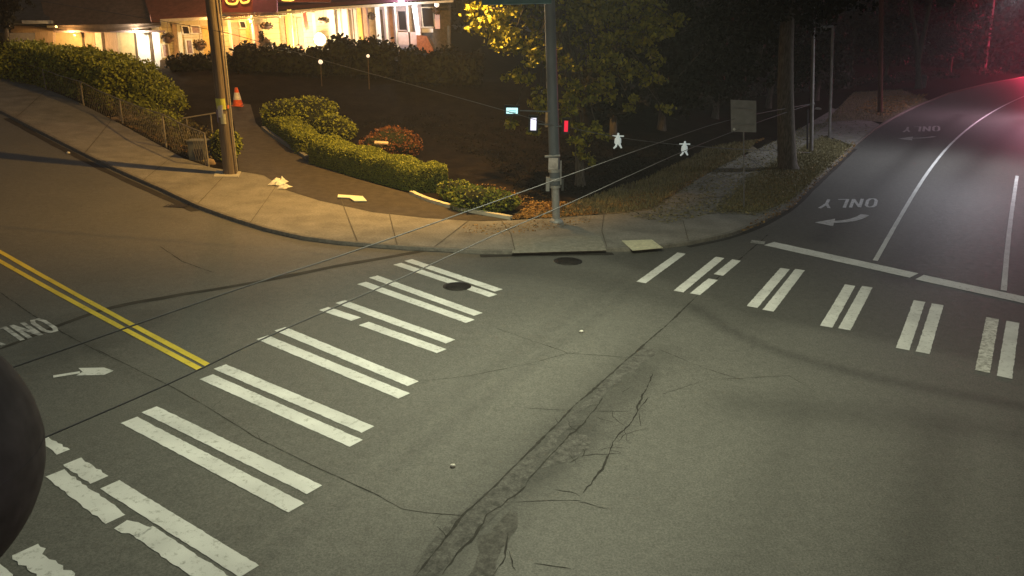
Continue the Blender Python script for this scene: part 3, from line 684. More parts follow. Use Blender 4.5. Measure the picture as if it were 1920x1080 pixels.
# ================================================================== things at the right
b = G(1395, 391, ST); t = thing('square_sign', b, 'grey unlit back of a square sign on a thin post', 'road sign')
MB().tube([b, D(1394, 190, b.y)], .028, 8).build('post', galv, t)
q = [D(1371, 247, b.y-.05), D(1418, 248, b.y-.05), D(1418, 189, b.y-.05), D(1370, 187, b.y-.05)]
MB().slab(q, (0, .02, 0)).build('sign_panel', mat('bare_aluminium', (.22, .22, .215), .6, .15, 3), t)
for k in (.25, .75): MB().slab([q[0].lerp(q[3], k)+Vector((.08, -.03, -.02)), q[1].lerp(q[2], k)+Vector((-.08, -.03, -.02)), q[1].lerp(q[2], k)+Vector((-.08, -.03, .02)), q[0].lerp(q[3], k)+Vector((.08, -.03, .02))], (0, .03, 0)).build('stiffener', galv, t)
MB().tube([q[0]+Vector((.1, -.05, .1)), q[0]+Vector((.1, .03, .1))], .05, 8).build('bolt_cap', mat('pale_bolt', (.7, .7, .68)), t)
# poles behind the big trunk
def simple_pole(px, py, pxt, pyt, r_, m, label, name='steel_pole', cat='pole', group=None, arm=None):
    b = G(px, py); t = thing(name, b, label, cat, group)
    MB().tube([b, D((px+pxt)/2, (py+pyt)/2, b.y), D(pxt, pyt, b.y)], [r_, r_*.9, r_*.8], 12).build('shaft', m, t)
    MB().lathe(b, [(r_*2, 0), (r_*2, .06), (r_*1.2, .12)], 12).build('base', m, t)
    if arm:
        a0, a1 = D(*arm[0], b.y), D(*arm[1], b.y); MB().tube([a0, a1], r_*.8, 8).build('arm', m, t)
    return b
pg = mat('pole_grey', (.17, .165, .16), .6, .2, 3)
simple_pole(1521, 289, 1527, -60, .11, pg, 'grey steel pole just right of the big tree trunk', arm=((1527, 195), (1519, 195)))
simple_pole(1514, 285, 1514, 206, .06, mat('dark_post', (.03, .028, .03), .7), 'short dark post against the foot of the grey pole', 'short_post', 'post')
simple_pole(1555, 262, 1562, 50, .10, pg, 'thin pole with a short top arm on the verge', arm=((1562, 50), (1540, 51)))
simple_pole(1650, 214, 1653, -60, .22, mat('brown_pole_wood', (.10, .04, .028), .9, .3, 3, .4, aniso=(6, 6, .4)), 'brown wooden utility pole on the far leaf-strewn verge', 'wooden_pole', 'utility pole')
simple_pole(1846, 137, 1872, -60, .22, pg, 'left of the two far pale poles near the right edge', 'far_pole', 'pole', 'far pale poles by the right edge')
simple_pole(1888, 128, 1902, -60, .22, pg, 'right of the two far pale poles near the right edge', 'far_pole', 'pole', 'far pale poles by the right edge')
b = G(1728, 166); t = thing('litter_bin', b, 'small grey litter bin beside the forked tree on the far verge', 'litter bin')
MB().lathe(b, [(.42, 0), (.48, .1), (.50, 1.3), (.54, 1.35)], 16).build('barrel', mat('bin_grey', (.17, .15, .16), .6), t)
MB().lathe(b+Vector((0, 0, 1.36)), [(.54, 0), (.50, .2), (.3, .38), (.001, .42)], 16).build('lid', mat('bin_lid', (.08, .07, .08), .6), t)
b = G(1534, 207); o = MB().ball(b+Vector((0, 0, .12)), .3, 8, (1, .7, .5), .25).build('paper_scrap', mat('paper_white', (.6, .6, .58), .8)); tag(o, 'small white scrap on the ground right of the grey pole', 'litter')

# ================================================================== trees
def crown_px(lst, y_): return [(D(x, y, y_+dy), (r_, r_, r_*k)) for (x, y, dy, r_, k) in lst]
b = G(1088, 352); Y0 = b.y
tree(b, [b-Vector((0, 0, .1)), D(1085, 250, Y0+.2), D(1065, 140, Y0), D(1050, 20, Y0), D(1045, -60, Y0)],
     crown_px([(925, 40, -.8, 1.2, .7), (960, 75, -1.4, 1.2, .6), (1000, 100, -1.6, 1.1, .6), (985, 20, 0, 1.1, .7), (930, 75, 0, .8, .6), (905, 15, 0, .8, .5), (975, 150, -1, .9, .7), (1010, 190, -1, .9, .9), (1065, 120, -1, .9, 1.2), (1070, 200, -1, .9, 1.1), (955, 235, -1, .6, .5), (1000, 245, -1, .5, .4), (1080, 260, -1, .8, .9), (1120, 240, -.5, .7, 1.0),
               (1060, 30, 0, 1.2, .8), (1110, 25, 0, 1.1, .8), (1120, 90, 0, 1.1, .9), (1165, 60, .5, 1.1, .9), (1175, 130, .5, .9, .8), (1100, 300, -.5, .6, .6), (1130, 165, 0, .9, .8), (980, -60, 0, 2.2, .8), (1080, -70, 0, 2.4, .8), (1200, 20, 1, 1.1, .8), (1225, 110, 1.5, .8, .8), (1185, 200, 1, .6, .7), (1245, 205, 1.5, .5, .4), (1150, 20, 0, 1.2, .8), (1140, 110, -.4, 1.1, .8), (1210, 60, 0, 1.1, .8), (1090, 170, -.6, .9, .8), (1230, 150, .5, .9, .6), (1270, 40, 1, 1.0, .7)], Y0),
     'leafy yellow-green tree behind the signal pole lit by the street lamp', tree_leaf, n=17000, size=.11, r0_=.22, clump=26)
b = G(1478, 322); Y1 = b.y
tree(b, [b-Vector((0, 0, .1)), D(1474, 260, Y1), D(1472, 130, Y1), D(1478, 0, Y1), D(1490, -120, Y1)],
     [(D(x, y, Y1+dy), (r_, r_, r_*.6)) for (x, y, dy, r_) in [(1300, 10, 3, 2.6), (1380, 60, 4, 2.4), (1450, 20, -1, 2.2), (1540, 10, 3, 2.4), (1250, 80, 6, 2.2), (1340, 120, 7, 2.2), (1420, 130, 7, 1.8), (1260, 160, 8, 2.2), (1400, -60, 0, 3.5), (1550, -70, 0, 3.5), (1250, -60, 2, 3.2)]],
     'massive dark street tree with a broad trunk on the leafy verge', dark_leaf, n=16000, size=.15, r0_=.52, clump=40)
b = G(1722, 168); Y2 = b.y
tree(b, [b-Vector((0, 0, .1)), D(1722, 120, Y2), D(1716, 60, Y2), D(1700, -30, Y2)],
     [(D(x, y, Y2+dy), (r_, r_, r_*.6)) for (x, y, dy, r_) in [(1680, 40, 1, 2.4), (1640, 0, 2, 3), (1745, 0, 1, 2.5), (1700, -40, 0, 4), (1610, 60, 4, 2.4)]],
     'forked pale-barked tree on the far verge beside the bin', red_leaf, n=5200, size=.26, r0_=.42, clump=26)
bt = D(1722, 110, Y2); MB().tube([bt, D(1735, 50, Y2), D(1752, -30, Y2)], [.34, .28, .22], 10).build('fork', bark, bpy.data.objects['street_tree.002'])
far = [(1440, 205, 12, 5.5), (1590, 165, 12, 6), (1530, 190, 10, 5), (1780, 140, 12, 6), (1838, 130, 11, 6), (1915, 118, 13, 8), (1990, 112, 13, 8), (1340, 225, 9, 4.8), (1240, 245, 8, 4.2), (1150, 262, 7, 3.6), (1660, 150, 13, 7), (1380, 190, 12, 6)]
FARL = ['dark tree directly behind the square sign', 'dark tree behind the verge between the two thin poles and the brown pole', 'dark tree just behind the thin pole with the short arm', 'dim reddish tree behind the road bend right of the litter bin',
        'red-lit tree just left of the two far pale poles', 'red-lit tree in the top right corner of the picture', 'red-lit tree cut by the right edge of the picture', 'dark tree left of the square sign, behind the leafy bank', 'dark tree above the two white cable fittings', 'dark tree just right of the yellow-green tree', 'dim tree directly behind the brown wooden utility pole', 'dark tree midway between the cable fittings and the square sign']
for i, (px, py, h_, w_) in enumerate(far):
    b = G(px, py); s_ = random.uniform(.9, 1.1)
    cr = [(b+Vector((random.uniform(-.5, .5)*w_, random.uniform(-.3, .3)*w_, h_*k*s_)), (w_*.42, w_*.42, w_*.30)) for k in (.28, .42, .55, .68, .8, .5, .36)]
    tree(b, [b-Vector((0, 0, .2)), b+Vector((random.uniform(-.2, .2), 0, h_*.4)), b+Vector((random.uniform(-.5, .5), 0, h_*.8))], cr,
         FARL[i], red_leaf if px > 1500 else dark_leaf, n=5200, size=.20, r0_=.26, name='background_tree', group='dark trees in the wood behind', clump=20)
# far-off wood closing the view
P = []
for k in range(230):
    a = k/229; x = -95+a*330; y = 84+46*math.sin(a*3.0)+random.uniform(0, 14)+a*35
    rd = random.uniform(4, 7); P.append(blob_points((x, y, H(x, y)+random.uniform(1, 11)), (rd, rd*.6, rd*.8), 520, .5))
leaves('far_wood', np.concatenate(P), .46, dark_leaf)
P = [blob_points((x+random.uniform(-1, 1), y, H(x, y)+.5), (1.6, 1.2, 1.0), 90, .3) for x, y in [(G(px, 178+random.uniform(-6, 6)-(px-1500)*.11).x, G(px, 178-(px-1500)*.11).y+2) for px in range(1180, 1900, 14)]]
leaves('undergrowth', np.concatenate(P), .16, red_leaf)

# ================================================================== hedges and bushes
z = ST
hedge([G(598, 306), G(655, 322), G(720, 340), G(790, 358), G(835, 357)], 1.55, 1.12, 'long box-clipped hedge beside the driveway, lit yellow on top', wob=.025, dens=1600, size=.034, taper=(1.1, .95))
hedge([G(510, 232), G(545, 262), G(585, 296)], 1.2, 1.0, 'low sloping hedge behind the grey kerb at the driveway bend', wob=.045, dens=800, taper=(.9, 1.1))
bush(G(905, 400), (1.55, .95, .62), 'loose green bush at the right end of the hedge above the pale kerb', n=5200, size=.05)
bush(G(860, 382), (.9, .7, .60), 'small leafy bush between the clipped hedge and the loose bush', n=2600, size=.05)
bush(G(570, 245), (2.4, 1.6, 1.15), 'wide mounded bush behind the low sloping hedge', n=7000, size=.07, blobs=7)
bush(G(628, 262), (1.4, 1.1, .85), 'smaller yellow-lit bush right of the wide mounded bush', n=3200, size=.07)
bush(G(735, 296), (1.7, 1.1, .95), 'rust-red flat-topped bush behind the long clipped hedge', leaf=rust_leaf, n=3800, size=.06)
bush(G(422, 305), (.78, .7, .95), 'rounded green bush right behind the wooden utility pole', n=2800, size=.06)
o = MB().slab([G(702, 270, 1.45), G(728, 271, 1.45), G(728, 267, 1.45), G(703, 266, 1.45)], (0, 0, .05)).build('paper_sheet', mat('cream_paper', (.5, .38, .25), .8)); tag(o, 'pale sheet lying on the rust-red bush', 'litter')
# slope hedge at the left, in front of the house
hedge([G(40, 146), G(120, 160), G(200, 182), G(262, 205)], 3.2, 2.0, 'tall sloping green hedge below the cream wall at the left', dens=170, size=.10, wob=.13, name='tall_hedge', taper=(1.05, 1.15))
hedge([G(272, 200), G(330, 214)], 2.2, 1.5, 'lower olive hedge stepping down towards the wooden pole', dens=240, size=.09, wob=.12, name='tall_hedge', taper=(1.3, .6))
def weeds(px, n, hgt, m, name, label=None, kind='stuff', size=.05):
    P = scatter(px, n); P[:, 2] += rng.uniform(.02, 1, n)**1.6*hgt; o = leaves(name, P, size, m, None, kind)
    if label: o['label'] = label
    return o
weeds([(20, 140), (100, 172), (230, 232), (310, 276), (350, 298), (400, 312), (405, 275), (330, 225), (230, 190), (120, 160)], 9500, .9, leaf_mat('weed_leaf', (.03, .032, .012), (.12, .095, .035)), 'weeds', size=.075)
weeds([(180, 195), (260, 205), (350, 250), (330, 262), (240, 222)], 2600, 1.1, hedge_leaf, 'brambles', size=.08)
# dark hedges between yard and house
YH = 60.0
def darkhedge(px0, px1, ytop, ybase, y_, label, th=2.0):
    a = D(px0, ybase, y_); c = D(px1, ybase, y_); a.z = H(a.x, a.y); c.z = H(c.x, c.y); h_ = D((px0+px1)/2, ytop, y_).z-H((a.x+c.x)/2, y_)
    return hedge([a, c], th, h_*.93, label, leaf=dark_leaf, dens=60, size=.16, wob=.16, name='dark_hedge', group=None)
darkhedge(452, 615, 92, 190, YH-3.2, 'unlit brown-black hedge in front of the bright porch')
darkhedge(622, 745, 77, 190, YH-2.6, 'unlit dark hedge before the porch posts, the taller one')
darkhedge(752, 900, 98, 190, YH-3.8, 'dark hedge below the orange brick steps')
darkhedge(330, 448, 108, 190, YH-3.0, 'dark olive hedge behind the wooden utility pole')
weeds([(640, 240), (780, 250), (900, 300), (1000, 390), (1200, 340), (1300, 280), (1100, 240), (800, 215)], 9000, .3, dark_leaf, 'ground_cover', size=.055)
# fence along the left pavement
gal = mat('fence_grey', (.26, .235, .19), .7, .2, 5)
bs = [(-70, 128), (8, 140), (88, 172), (158, 203), (231, 236), (313, 281), (392, 316)]; tp = [(-78, 84), (2, 100), (80, 130), (151, 153), (224, 186), (304, 214), (383, 250)]
b0 = G(158, 203); t = thing('wire_fence', b0, 'sagging grey wire fence with leaning posts along the left pavement', 'fence')
B_ = [G(x, y) for x, y in bs]; T_ = []
for (x, y), g_ in zip(tp, B_): T_.append(D(x, y, g_.y))
for a, c in zip(B_, T_): MB().tube([a, c], .045, 7).build('post', gal, t)
for i in range(len(B_)-1):
    MB().tube([T_[i], T_[i].lerp(T_[i+1], .5)-Vector((0, 0, .05)), T_[i+1]], .03, 6).build('top_rail', gal, t)
mb = MB()
for i in range(len(B_)-1):
    L_ = (B_[i+1]-B_[i]).length; n = int(L_/.28)
    for k in range(n):
        for s_ in (0, 1):
            f0, f1 = k/n, min(1, (k+3)/n)
            if s_: f0, f1 = f1, f0
            mb.tube([B_[i].lerp(B_[i+1], f0), T_[i].lerp(T_[i+1], f1)], .006, 3, cap=False, smooth=False)
o = mb.build('wire_mesh', gal, t); o['kind'] = 'stuff'
b0 = G(352, 262); t = thing('hand_rail', b0, 'thin grey handrail between the fence and the wooden pole', 'railing')
a, c = D(342, 222, b0.y), D(404, 212, b0.y); MB().tube([a, c], .04, 6).build('rail', gal, t)
for p in (a.lerp(c, .12), a.lerp(c, .85)): MB().tube([p, Vector((p.x, p.y, H(p.x, p.y)))], .035, 6).build('post', gal, t)
# small things by the fence
b = G(236, 229); t = thing('concrete_block', b, 'broken tan concrete slab under the wire fence', 'concrete block')
MB().slab([b+Vector((-.7, -.2, 0)), b+Vector((.6, -.3, 0)), b+Vector((.75, .3, 0)), b+Vector((-.6, .35, 0))], (0, 0, .28)).build('slab', mat('tan_concrete', (.30, .22, .14), .9, .25, 4, .5), t)
MB().box(b+Vector((.1, .0, .33)), (.7, .35, .12), Matrix.Rotation(.3, 3, 'Z')).build('broken_piece', MATS['tan_concrete'], t)
b = G(372, 305); t = thing('utility_cabinet', b, 'low grey cabinet with a dark square opening left of the wooden pole', 'cabinet')
MB().box(b+Vector((0, .35, .48)), (.85, .7, .96)).build('body', mat('cabinet_grey', (.13, .14, .13), .8, .25, 3), t)
MB().box(b+Vector((.06, -.01, .42)), (.42, .03, .44)).build('hatch', mat('hatch_blue', (.035, .04, .06), .5), t)
MB().box(b+Vector((0, .35, 1.0)), (.92, .76, .07)).build('lid', MATS['cabinet_grey'], t)
b = G(395, 312); o = MB().ball(b+Vector((0, 0, .16)), .24, 9, (1, .8, .9), .2).build('stone', mat('tan_stone', (.32, .24, .16), .9, .3, 5, .5)); tag(o, 'tan stone at the left foot of the wooden utility pole', 'stone')
b = G(446, 199); t = thing('traffic_cone', b, 'orange and white traffic cone by the top of the driveway', 'traffic cone')
k_ = 1.5; og = mat('cone_orange', (.75, .12, .03), .6)
MB().box(b+Vector((0, 0, .03)), (.55*k_, .55*k_, .06)).build('base', og, t)
MB().lathe(b+Vector((0, 0, .06)), [(.21*k_, 0), (.16*k_, .22*k_)], 14).build('lower_cone', og, t)
MB().lathe(b+Vector((0, 0, .06)), [(.16*k_, .22*k_), (.10*k_, .50*k_)], 14).build('reflective_band', mat('cone_white', (.8, .74, .66), .5), t)
MB().lathe(b+Vector((0, 0, .06)), [(.10*k_, .50*k_), (.06*k_, .68*k_), (.04*k_, .70*k_)], 14).build('tip', og, t)
# kerbs of the planting bed
def kerb(px, w, h_, m, label):
    pts = lp(smooth([G(*p) for p in px], 2), .5); n = len(pts); vs = []
    for i, p in enumerate(pts):
        tg = (pts[min(i+1, n-1)]-pts[max(i-1, 0)]); tg.z = 0; tg = tg.normalized(); nn = Vector((-tg.y, tg.x, 0)); q_ = Vector((p.x, p.y, H(p.x, p.y)+ST))
        vs += [q_-nn*w/2-Vector((0, 0, .05)), q_-nn*w*.46+Vector((0, 0, h_)), q_+nn*w*.46+Vector((0, 0, h_)), q_+nn*w/2-Vector((0, 0, .05))]
    mb = MB().add(vs, [(i*4+k, i*4+k+1, i*4+k+5, i*4+k+4) for i in range(n-1) for k in range(3)]); mb.add(vs[:4], [(0, 1, 2, 3)]); mb.add(vs[-4:], [(0, 1, 2, 3)])
    o = mb.build('bed_kerb', m); return tag(o, label, 'kerb', 'kerbs round the planting bed')
kp = mat('painted_kerb', (.62, .58, .44), .8, .15, 5, .2); kg = mat('grey_kerb', (.20, .20, .20), .85, .2, 5, .2)
kerb([(772, 369), (800, 382), (848, 396)], .22, .13, kp, 'pale painted kerb under the end of the clipped hedge')
kerb([(853, 398), (900, 407), (958, 417)], .22, .13, kp, 'pale painted kerb under the loose green bush')
kerb([(494, 246), (515, 262), (545, 281), (578, 304)], .22, .16, kg, 'grey kerb along the inner bend of the driveway')
# litter
def crumple(px, py, sx, sy, m, label, name='plastic_bag', h_=.12, n=6, z=.14):
    c = G(px, py, z); vs = []
    for j in range(n+1):
        for i in range(n+1):
            u_, v_ = i/n-.5, j/n-.5; e = max(0, 1-4*max(abs(u_), abs(v_))**2)
            vs.append(c+Vector((u_*sx*(1+random.uniform(-.2, .2))+v_*sx*.3, v_*sy*(1+random.uniform(-.2, .2)), .01+h_*e*random.uniform(.3, 1))))
    mb = MB().add(vs, [(j*(n+1)+i, j*(n+1)+i+1, (j+1)*(n+1)+i+1, (j+1)*(n+1)+i) for j in range(n) for i in range(n)]); return tag(mb.build(name, m), label, 'litter')
wp = mat('white_plastic', (.75, .74, .66), .5, .1, 6)
crumple(522, 344, .55, .8, wp, 'crumpled white bag at the pavement edge right of the wooden pole', h_=.34); crumple(533, 352, .42, .45, wp, 'small torn white scrap beside the crumpled bag', h_=.2)
c = [G(634, 366, .15), G(680, 369, .15), G(688, 378, .15), G(664, 378, .15), G(655, 372, .15), G(633, 371, .15)]
o = MB().add(c+[v+Vector((0, 0, .035)) for v in c], [(5, 4, 3, 2, 1, 0), (6, 7, 8, 9, 10, 11)]+[(i, (i+1) % 6, 6+(i+1) % 6, 6+i) for i in range(6)]).build('cardboard_sheet', mat('pale_card', (.78, .80, .62), .7, .08, 6)); tag(o, 'flat pale sheet lying on the dark driveway', 'litter')
for px, py, s_, l_ in ((849, 875, .05, 'tiny white speck on the asphalt below the crosswalk bars'), (1090, 623, .06, 'tiny white speck on the asphalt in the middle of the crossing'), (128, 288, .10, 'small pale scrap in the left gutter')):
    c = G(px, py, .01); o = MB().ball(c+Vector((0, 0, s_*.4)), s_, 6, (1, .8, .6), .2).build('paper_scrap', wp); tag(o, l_, 'litter')
# fallen leaves and grass
def ground_leaves(px, n, m=dead_leaf, size=.06, z=.16, name='fallen_leaves'): leaves(name, scatter(px, n, z)+rng.normal(size=(n, 3))*np.array([0, 0, .012]), size, m, None, 'stuff', flat=.8)
ground_leaves([(955, 418), (1000, 385), (1060, 385), (1120, 398), (1120, 408), (1040, 415)], 2600)
ground_leaves([(1120, 398), (1250, 350), (1380, 275), (1440, 262), (1360, 310), (1230, 392)], 3000)
ground_leaves([(1400, 360), (1440, 320), (1500, 320), (1540, 310), (1500, 360), (1440, 395), (1370, 400)], 2600)
ground_leaves([(1600, 210), (1640, 185), (1740, 178), (1720, 195), (1660, 222)], 1500, size=.12)
ground_leaves([(200, 222), (300, 270), (350, 295), (400, 312), (340, 270)], 1000)
ground_leaves([(880, 350), (930, 350), (1040, 390), (980, 392), (900, 372)], 260, z=.12)
ground_leaves([(1330, 405), (1385, 345), (1450, 303), (1540, 258), (1600, 276), (1560, 313), (1520, 350), (1478, 388), (1420, 412)], 9000, grass_leaf, .055, .17)
ground_leaves([(1380, 446), (1432, 424), (1486, 395), (1528, 352), (1606, 277), (1600, 268), (1518, 348), (1474, 386), (1425, 412)], 900, size=.05, z=.135)
ground_leaves([(1150, 405), (1225, 398), (1290, 351), (1350, 315), (1420, 283), (1500, 243), (1560, 230), (1460, 306), (1400, 345), (1345, 405), (1250, 425)], 7500, grass_leaf, .05, .135)
ground_leaves([(1480, 300), (1590, 275), (1655, 235), (1560, 215), (1500, 245)], 700, grass_leaf, .06, .135)
ground_leaves([(860, 428), (950, 424), (1030, 418), (1120, 410), (1100, 425), (980, 445), (880, 450)], 420, dead_leaf, .04, .135)
def grass(px, n, h_, m=grass_leaf, name='grass'):
    P = scatter(px, n, ST); k = len(P); hh = h_*rng.uniform(.4, 1, (k, 1)); d = rng.normal(size=(k, 3))*.35; d[:, 2] = 1; s_ = rng.normal(size=(k, 3)); s_[:, 2] = 0; s_ /= np.linalg.norm(s_, axis=1)[:, None]
    w = .018; V = np.stack([P-s_*w, P+s_*w, P+d*hh+s_*w*.3, P+d*hh-s_*w*.3], 1).reshape(-1, 3)
    npmesh(name, V, np.arange(4*k).reshape(-1, 4), m, None, {'shade': np.repeat(rng.uniform(0, 1, k), 4)}, 'stuff')
grass([(1350, 400), (1400, 345), (1460, 306), (1540, 262), (1592, 278), (1555, 313), (1515, 350), (1475, 385), (1420, 405)], 16000, .16)
grass([(1000, 413), (1150, 404), (1225, 396), (1290, 348), (1400, 290), (1420, 268), (1320, 285), (1200, 345), (1080, 385)], 12000, .18)
grass([(1545, 232), (1610, 228), (1655, 232), (1700, 208), (1740, 190), (1690, 170), (1600, 175)], 5000, .2)

# ================================================================== the house with its lit porch
cream = mat('cream_wall', (.60, .50, .28), .8, .1, 2.5); tan = mat('tan_board', (.42, .30, .20), .8, .15, 3, aniso=(6, 6, .6)); roof_b = mat('brown_shingles', (.09, .065, .05), .95, .25, 3, .3, scale2=20)
roof_r = mat('red_brown_shingles', (.14, .055, .035), .95, .25, 3, .3, scale2=20); trimm = mat('pale_trim', (.66, .60, .46), .7, .1, 5); whitew_ = mat('white_wall', (.78, .78, .76), .7, .05, 4)
pinkw = mat('pink_wall', (.52, .38, .33), .8, .1, 4); dglass = mat('dark_glass', (.02, .018, .02), .15, .1, 4, spec=.6); maroon = mat('maroon_panel', (.06, .018, .03), .6, .15, 5); brick = mat('orange_brick', (.42, .15, .07), .85, .25, 8, .3)
postdk = mat('dark_wood', (.10, .07, .045), .8, .2, 5)
hb = D(480, 190, YH); hb.z = H(hb.x, YH)
house = thing('porch_house', hb, 'long low house with a brightly lit cream porch on the rise', 'house')
def fq(name, px, m, dy=0., th=.1, par=None):
    q = [D(x, y, YH-dy) for x, y in px]; mb = MB(); n = len(q)
    mb.add(q+[v+Vector((0, th, 0)) for v in q], [tuple(range(n)), tuple(reversed(range(n, 2*n)))]+[(i, (i+1) % n, n+(i+1) % n, n+i) for i in range(n)])
    return mb.build(name, m, par or house)
def fr(name, x0, y0, x1, y1, m, dy=0., th=.1, lean=0., par=None): return fq(name, [(x0, y0), (x1, y0), (x1+lean, y1), (x0+lean, y1)], m, dy, th, par)
# walls
fq('wall', [(98, 60), (150, 62), (252, 56), (300, 50), (302, 150), (98, 150)], cream, -1.0, .3)
fq('wall', [(300, 40), (530, 28), (622, 18), (622, 150), (300, 150)], cream, -1.2, .3)
fq('wall', [(622, 18), (745, 8), (790, 8), (790, 150), (622, 150)], pinkw, -1.3, .3)
fq('wall', [(20, 44), (100, 54), (100, 150), (20, 150)], tan, -.6, .3)
fq('wall', [(786, 6), (845, 4), (845, 150), (790, 150)], mat('shadow_wall', (.12, .10, .08), .9), -1.6, .3)  # dark end wall of the porch
# far-left dark roof and siding
def roof(px_e, px_r, m, dy_e=1., dy_r=-6., par=None, name='roof'):
    q = [D(x, y, YH-dy_e) for x, y in px_e]+[D(x, y, YH-dy_r) for x, y in px_r]
    n = len(q); mb = MB(); mb.add(q+[v+Vector((0, .05, .22)) for v in q], [tuple(range(n)), tuple(reversed(range(n, 2*n)))]+[(i, (i+1) % n, n+(i+1) % n, n+i) for i in range(n)]); return mb.build(name, m, par or house)
roof([(88, 54), (200, 60), (300, 50), (302, 46)], [(302, -60), (60, -60)], roof_b, .6)
roof([(284, 42), (400, 33), (402, 31)], [(410, -60), (250, -60)], roof_r, .9)
roof([(-120, 46), (92, 49)], [(110, -50), (-120, -60)], mat('slate_roof', (.045, .047, .05), .9, .25, 3), .4)
roof([(400, 28), (640, 10), (860, -3)], [(870, -70), (400, -70)], maroon, 1.4)
fr('soffit', 100, 57, 300, 61, mat('soffit', (.20, .15, .15), .8), .5, .9)
# cornice boards
fq('cornice', [(300, 36), (400, 31), (400, 36), (300, 41)], trimm, .95, .12)
fq('cornice', [(400, 27), (520, 22), (620, 13), (850, 0), (850, 4), (620, 18), (520, 27), (400, 33)], trimm, 1.45, .12)
fq('cornice', [(400, 36), (525, 30), (525, 33), (400, 39)], trimm, 1.2, .1)
# left wing boards and posts
for x0, x1, m_, y0, y1 in ((152, 156, postdk, 60, 96), (157, 176, tan, 61, 103), (177, 189, trimm, 61, 103), (190, 194, postdk, 60, 101), (195, 218, tan, 60, 102), (250, 253, postdk, 55, 96), (254, 277, whitew_, 50, 98), (279, 283, postdk, 48, 94), (284, 297, whitew_, 49, 118)):
    fr('wall_board', x0, y0, x1, y1+30, m_, -.85+(.6 if x0 > 283 else 0), .08, lean=(y1-y0+30)*.10)
fr('eave_bracket', 88, 48, 103, 52, trimm, 1.0, .3); fr('meter_box', 8, 44, 14, 54, mat('grey_trim', (.5, .48, .46), .6), .2, .3)
# porch openings
pan = [mat('pink_panel', (.52, .30, .20), .8, .15, 5), mat('amber_panel', (.62, .40, .12), .8, .15, 5), mat('pale_panel', (.66, .60, .40), .8, .1, 5), mat('tan_panel', (.40, .27, .15), .8, .2, 5)]
for x0, x1, y0, k in ((322, 330, 44, 3), (331, 339, 43, 2), (378, 390, 50, 1), (428, 446, 42, 0), (459, 466, 40, 1), (468, 484, 46, 0), (524, 532, 32, 3), (534, 539, 31, 1), (546, 552, 31, 3), (556, 566, 33, 0), (584, 590, 24, 2), (612, 626, 18, 2), (648, 652, 16, 0), (668, 676, 14, 1), (680, 686, 14, 0), (690, 702, 14, 3), (728, 734, 12, 0), (765, 771, 12, 3)):
    fr('wall_panel', x0, y0, x1, 112, pan[k], -1.12 if x0 < 620 else -1.22, .06, lean=(112-y0)*.09)
for y_ in (50, 60, 70, 80, 90, 100): fq('board_joint', [(300, y_+2), (622, y_-12), (622, y_-11.2), (300, y_+2.8)], pan[3], -1.17, .03)
def window(x0, y0, x1, y1, dy=-1.1, frame=trimm, pane=dglass, lean=3):
    w = fr('window', x0, y0, x1, y1, pane, dy, .08, lean)
    for q_ in ((x0-2, y0-2, x1+2, y0), (x0-2, y1, x1+2, y1+2), (x0-2, y0, x0, y1), (x1, y0, x1+2, y1)): fr('frame', *q_, frame, dy+.06, .08, lean if q_[1] == y0 else 0, par=w)
window(341, 50, 352, 63); window(358, 49, 372, 62, pane=mat('dim_pane', (.32, .22, .2), .4)); window(349, 76, 358, 100, pane=MATS['dim_pane']); window(304, 84, 314, 106, pane=MATS['dim_pane'])
window(449, 41, 458, 52); window(746, 21, 760, 56, frame=pinkw); window(791, 15, 811, 50, dy=-1.35)
for x, m_, w in ((541, mat('lit_yellow_board', (.72, .62, .2), .7), 7), (634, trimm, 5), (645, whitew_, 8), (664, trimm, 5), (706, whitew_, 8), (722, trimm, 4), (427, trimm, 4), (470, trimm, 3), (740, trimm, 3), (763, trimm, 3)):  # porch posts and one yellow board
    fr('porch_post', x-w/2, 14+(640-x)*.045, x+w/2, 100, m_, .3, .22, lean=7)
for x in (630, 655, 714): fr('dark_gap', x-2, 18, x+2, 82, postdk, -1.0, .1, lean=6)
fr('corner_post', 772, 8, 781, 66, whitew_, .9, .25, lean=8)
fr('lit_door', 815, 27, 824, 54, mat('lit_door', (.6, .4, .35), emit=(1, .55, .42), es=.55), -1.3, .1, 1); fr('step_board', 791, 53, 812, 61, whitew_, .2, .2)
fr('downpipe', 838, 48, 843, 120, mat('pipe_grey', (.10, .10, .09), .6), 1.0, .12, 2)
st_ = fq('brick_steps', [(781, 66), (800, 68), (809, 82), (813, 100), (816, 112), (782, 100)], brick, 1.2, 1.2)
fq('stair_edge', [(800, 68), (803, 68), (815, 88), (816, 96), (808, 84)], postdk, 1.26, .1)
# balcony rail board in the porch wall foot
fr('porch_base', 300, 112, 450, 135, mat('base_board', (.16, .12, .08), .9), .4, .3); fr('porch_base', 745, 60, 790, 84, pinkw, .3, .2)
# sign boards above the porch
b = D(446, 28, YH-2); t = thing('shop_sign', b, 'dark red sign board with glowing yellow rounded letters above the porch', 'sign')
fr('board', 416, -40, 474, 25, mat('sign_red', (.13, .03, .02), .6, .2, 5), 2.1, .2, par=t); fr('frame', 414, 23, 476, 26, postdk, 2.2, .3, par=t)
yl = mat('sign_yellow', (.8, .6, .1), emit=(1, .72, .12), es=1.0)
def stroke(px, m, w=.07, name='letter'): MB().tube(smooth([D(x, y, YH-2.25) for x, y in px], 2), w, 6).build(name, m, t)
stroke([(424, -14), (423, 0), (427, 7), (436, 8), (444, 7), (446, 0), (446, -14)], yl); stroke([(451, -14), (450, 0), (454, 6), (461, 5), (467, 3), (468, -14)], yl)
stroke([(432, -10), (433, -2), (438, 0)], yl, .04)
fr('side_panel', 474, -40, 519, 23, mat('purple_panel', (.07, .02, .045), .6, .15, 4), 2.3, .25, par=t)
